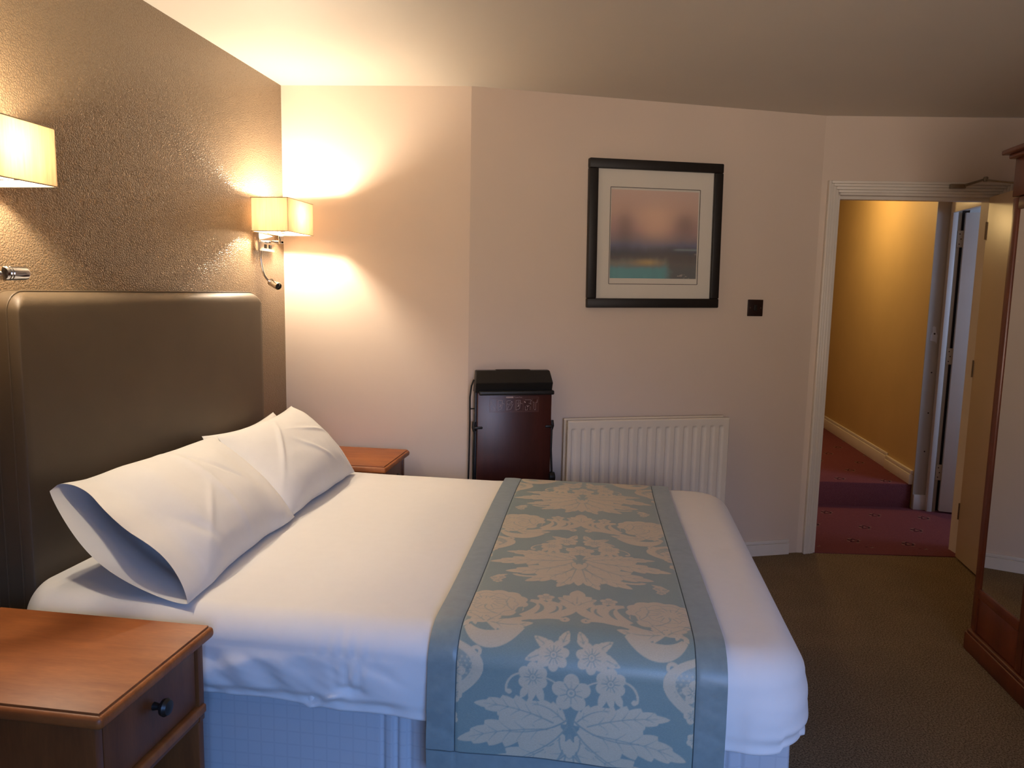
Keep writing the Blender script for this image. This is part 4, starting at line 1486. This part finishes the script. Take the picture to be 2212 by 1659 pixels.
# black head, tapering to the top
mb = MB()
hd_pts = [(-0.020, 0.925), (-0.080, 0.925), (-0.094, 0.965), (-0.098, 0.972), (-0.064, 1.022), (-0.058, 1.028), (-0.022, 1.028)]
t = bmesh.new()
lo, hi = [], []
for (y, z) in hd_pts:
    k = 0.008 if z > 1.0 else 0.0
    lo.append(t.verts.new((-0.006 + k, y, z)))
    hi.append(t.verts.new((PW + 0.002 - k, y, z)))
t.faces.new(lo)
t.faces.new(hi[::-1])
for i in range(len(lo)):
    j = (i + 1) % len(lo)
    t.faces.new((lo[i], lo[j], hi[j], hi[i]))
bmesh.ops.recalc_face_normals(t, faces=t.faces)
bmesh.ops.bevel(t, geom=t.edges[:], offset=0.002, segments=2, affect='EDGES')
mb._join(t)
mb.build('head_housing', BLACK, tp)
MB().box(0.10, PW - 0.10, -0.052, -0.028, 1.0275, 1.031, 0.001).build('tray_lip', DARK, tp)
MB().box(0.010, PW + 0.010, -0.100, -0.068, 0.914, 0.935, 0.006, 3).build('clamp_bar', BLACK, tp)
for u_ in (-0.004, PW - 0.006):
    MB().box(u_, u_ + 0.010, -0.066, -0.030, 0.02, 0.96, 0.002).build('side_rail', BLACK, tp)
for u_, s_ in ((0.0, 1), (PW, -1)):
    MB().box(min(u_ - s_ * 0.010, u_ + s_ * 0.030), max(u_ - s_ * 0.010, u_ + s_ * 0.030), -0.093, -0.055, 0.752, 0.764, 0.004).tube([(u_ - s_ * 0.006, -0.070, 0.740), (u_ - s_ * 0.011, -0.072, 0.758), (u_ - s_ * 0.008, -0.070, 0.785)], 0.009, 10).build('clamp_knuckle', BLACK, tp)
MB().tube([(PW + 0.008, -0.072, 0.75), (PW + 0.006, -0.076, 0.64), (PW + 0.012, -0.078, 0.53)], 0.0055, 8).build('linkage', BLACK, tp)
MB().tube([(-0.007, -0.072, 0.75), (-0.011, -0.076, 0.62), (-0.010, -0.078, 0.40)], 0.005, 8).build('linkage', BLACK, tp)
MB().lathe([(0.014, -0.012), (0.024, -0.008), (0.026, 0.004), (0.024, 0.018), (0.012, 0.022)], (PW + 0.006, -0.080, 0.505), (1, 0, 0), 20).build('handle_knob', BLACK, tp)
MB().box(-0.004, PW + 0.004, -0.120, -0.020, 0.0, 0.075, 0.006).build('foot', BLACK, tp)
MB().tube([(-0.008, -0.050, 0.985), (-0.020, -0.052, 0.955), (-0.027, -0.054, 0.90), (-0.026, -0.055, 0.78), (-0.028, -0.055, 0.60), (-0.032, -0.055, 0.42), (-0.036, -0.055, 0.15), (-0.040, -0.05, 0.012)], 0.0042, 8).build('power_cable', BLACK, tp)
MB().tube([(-0.026, -0.055, 0.845), (-0.002, -0.050, 0.845)], 0.003, 6).build('cable_clip', BLACK, tp)

# printed instruction strip on the front board: thin lines of ink
yi = -0.0886


def ink(mb, a_, b_, w_=0.0008):
    a_ = Vector((a_[0], 0, a_[1]))
    b_ = Vector((b_[0], 0, b_[1]))
    d_ = (b_ - a_).normalized()
    n_ = Vector((-d_.z, 0, d_.x)) * w_ * 0.5
    vs_ = [mb.bm.verts.new(Vector((0, yi, 0)) + q) for q in (a_ - n_, b_ - n_, b_ + n_, a_ + n_)]
    f = mb.bm.faces.new(vs_)


def inkrect(mb, x0, x1, z0, z1, w_=0.0008):
    ink(mb, (x0, z0), (x1, z0), w_)
    ink(mb, (x1, z0), (x1, z1), w_)
    ink(mb, (x1, z1), (x0, z1), w_)
    ink(mb, (x0, z1), (x0, z0), w_)


L0, L1_, Z0_, Z1_ = 0.062, 0.302, 0.832, 0.903
mb = MB()
inkrect(mb, L0, L1_, Z0_, Z1_)
n6 = [(L0 + 0.005, L0 + 0.034), (L0 + 0.037, L0 + 0.078), (L0 + 0.081, L0 + 0.122), (L0 + 0.125, L0 + 0.163), (L0 + 0.166, L0 + 0.207), (L0 + 0.210, L0 + 0.235)]
for x0, x1 in n6:
    inkrect(mb, x0, x1, Z0_ + 0.005, Z1_ - 0.006, 0.0006)
mb.build('instruction_border', PRINTDIM, tp, smooth=False)
mb = MB()
x0 = n6[0][0]
for a_, b_ in (((0.004, 0.056), (0.004, 0.040)), ((0.004, 0.040), (0.009, 0.034)), ((0.003, 0.018), (0.004, 0.014)), ((0.014, 0.030), (0.022, 0.012)), ((0.022, 0.012), (0.018, 0.006))):
    ink(mb, (x0 + a_[0], Z0_ + a_[1]), (x0 + b_[0], Z0_ + b_[1]))
for k in (1, 3):
    x0 = n6[k][0] + 0.004
    for a_, b_ in (((0, 0.008), (0, 0.056)), ((0, 0.056), (0.021, 0.056)), ((0.021, 0.056), (0.018, 0.016)), ((0.018, 0.016), (0, 0.008)), ((0.006, 0.038), (0.014, 0.038)), ((0.021, 0.044), (0.031, 0.038))):
        ink(mb, (x0 + a_[0], Z0_ + a_[1]), (x0 + b_[0], Z0_ + b_[1]), 0.0010)
    ink(mb, (x0 + 0.009, Z0_ + 0.025), (x0 + 0.014, Z0_ + 0.034), 0.0030)
    if k == 3:
        ink(mb, (x0 + 0.008, Z0_ + 0.038), (x0 + 0.010, Z0_ + 0.052))
        ink(mb, (x0 + 0.014, Z0_ + 0.038), (x0 + 0.014, Z0_ + 0.052))
x0 = n6[2][0] + 0.003
for a_, b_ in (((0, 0.008), (0, 0.054)), ((0, 0.054), (0.020, 0.056)), ((0, 0.010), (0.018, 0.046)), ((0.002, 0.009), (0.020, 0.014)), ((0.020, 0.014), (0.030, 0.040)), ((0.000, 0.040), (0.010, 0.036)), ((0.018, 0.030), (0.024, 0.044))):
    ink(mb, (x0 + a_[0], Z0_ + a_[1]), (x0 + b_[0], Z0_ + b_[1]), 0.0010)
ink(mb, (x0 + 0.021, Z0_ + 0.050), (x0 + 0.027, Z0_ + 0.047), 0.003)
x0 = n6[4][0] + 0.003
for a_, b_ in (((0.002, 0.058), (0.034, 0.058)), ((0.010, 0.030), (0.028, 0.030)), ((0.006, 0.008), (0.006, 0.026)), ((0.030, 0.008), (0.030, 0.026)), ((0.006, 0.008), (0.016, 0.008)), ((0.016, 0.008), (0.018, 0.018)), ((0.022, 0.042), (0.034, 0.036)), ((0.034, 0.036), (0.030, 0.050))):
    ink(mb, (x0 + a_[0], Z0_ + a_[1]), (x0 + b_[0], Z0_ + b_[1]), 0.0010)
for a_, b_ in (((0.001, 0.050), (0.006, 0.044)), ((0.016, 0.023), (0.020, 0.027)), ((0.033, 0.053), (0.035, 0.053))):
    ink(mb, (x0 + a_[0], Z0_ + a_[1]), (x0 + b_[0], Z0_ + b_[1]), 0.004)
x0 = n6[5][0] + 0.002
for a_, b_ in (((0.001, 0.046), (0.006, 0.046)), ((0.006, 0.046), (0.006, 0.012)), ((0.006, 0.012), (0.010, 0.008)), ((0.010, 0.008), (0.015, 0.010)), ((0.015, 0.010), (0.015, 0.046)), ((0.015, 0.046), (0.022, 0.044)), ((0.021, 0.044), (0.021, 0.058))):
    ink(mb, (x0 + a_[0], Z0_ + a_[1]), (x0 + b_[0], Z0_ + b_[1]), 0.0010)
mb.build('instruction_drawings', PRINTINK, tp, smooth=False)
mb = MB()
ink(mb, (L0 + 0.079, Z1_), (L0 + 0.115, Z1_), 0.0065)
mb.build('printed_bar', PRINTINK, tp, smooth=False)
cu = bpy.data.curves.new('lettering', 'FONT')
cu.body = 'Trouser Press'
cu.size = 0.0072
cu.space_character = 0.95
to = bpy.data.objects.new('lettering', cu)
col.objects.link(to)
dg = bpy.context.evaluated_depsgraph_get()
me = bpy.data.meshes.new_from_object(to.evaluated_get(dg))
bpy.data.objects.remove(to)
for vv in me.vertices:
    x_, y_ = vv.co.x, vv.co.y
    vv.co = Vector((L0 + 0.119 + x_, yi, Z1_ - 0.0026 + y_))
link_mesh('lettering', me, PRINTINK, tp, smooth=False)

# ================================================================== WARDROBE
WRX, WY1, WY0 = 3.050, 3.092, 1.95
wr = thing('wardrobe', 'red mahogany wardrobe with a mirror door at the right edge', 'wardrobe', (0, 0, 0))
MB().box(WRX + 0.020, 3.625, WY0, WY1, 0.075, 1.955, 0.003).build('body', WOOD_WR, wr)
MB().box(WRX - 0.016, 3.63, WY0 - 0.012, WY1 + 0.010, 0.0, 0.072, 0.004).box(WRX - 0.010, 3.63, WY0 - 0.008, WY1 + 0.006, 0.070, 0.086, 0.006).build('plinth', WOOD_WR, wr)
MB().box(WRX - 0.046, 3.64, WY0 - 0.04, WY1 + 0.024, 1.948, 1.966, 0.005, 3).box(WRX - 0.026, 3.635, WY0 - 0.02, WY1 + 0.010, 1.932, 1.950, 0.006, 3).build('cornice', WOOD_WR, wr)
MB().box(WRX - 0.004, WRX + 0.021, WY0, WY1 + 0.002, 1.792, 1.935, 0.003).build('frieze', WOOD_WR, wr)
nd = 3
dw = (WY1 - WY0) / nd
for k in range(nd):
    y1 = WY1 - k * dw
    y0 = y1 - dw + 0.003
    dr_ = MB()
    x0, x1 = WRX, WRX + 0.020
    sw_ = 0.040
    zb, zt_, zm = 0.090, 1.788, 0.270
    dr_.box(x0, x1, y1 - sw_, y1, zb, zt_, 0.003)
    dr_.box(x0, x1, y0, y0 + sw_, zb, zt_, 0.003)
    dr_.box(x0, x1, y0 + sw_, y1 - sw_, zt_ - 0.045, zt_, 0.003)
    dr_.box(x0, x1, y0 + sw_, y1 - sw_, zm - 0.040, zm, 0.003)
    dr_.box(x0 + 0.004, x1, y0 + sw_, y1 - sw_, zb, zm - 0.040, 0.001)
    dd_ = dr_.build('door', WOOD_WR, wr)
    if k == 0:
        o = MB().box(x0 + 0.006, x1 - 0.004, y0 + sw_ - 0.002, y1 - sw_ + 0.002, zm - 0.002, zt_ - 0.043).build('mirror', MIRROR, dd_, smooth=False)
        o['label'] = 'tall mirror pane'
    else:
        MB().box(x0 + 0.006, x1 - 0.004, y0 + sw_ - 0.002, y1 - sw_ + 0.002, zm - 0.002, zt_ - 0.043, 0.001).build('panel', WOOD_WR, dd_, smooth=False)
    MB().lathe([(0.006, 0), (0.006, 0.012), (0.014, 0.020), (0.012, 0.028)], (x0, y0 + 0.020, 0.95), (-1, 0, 0), 16).build('knob', BLACK, dd_)
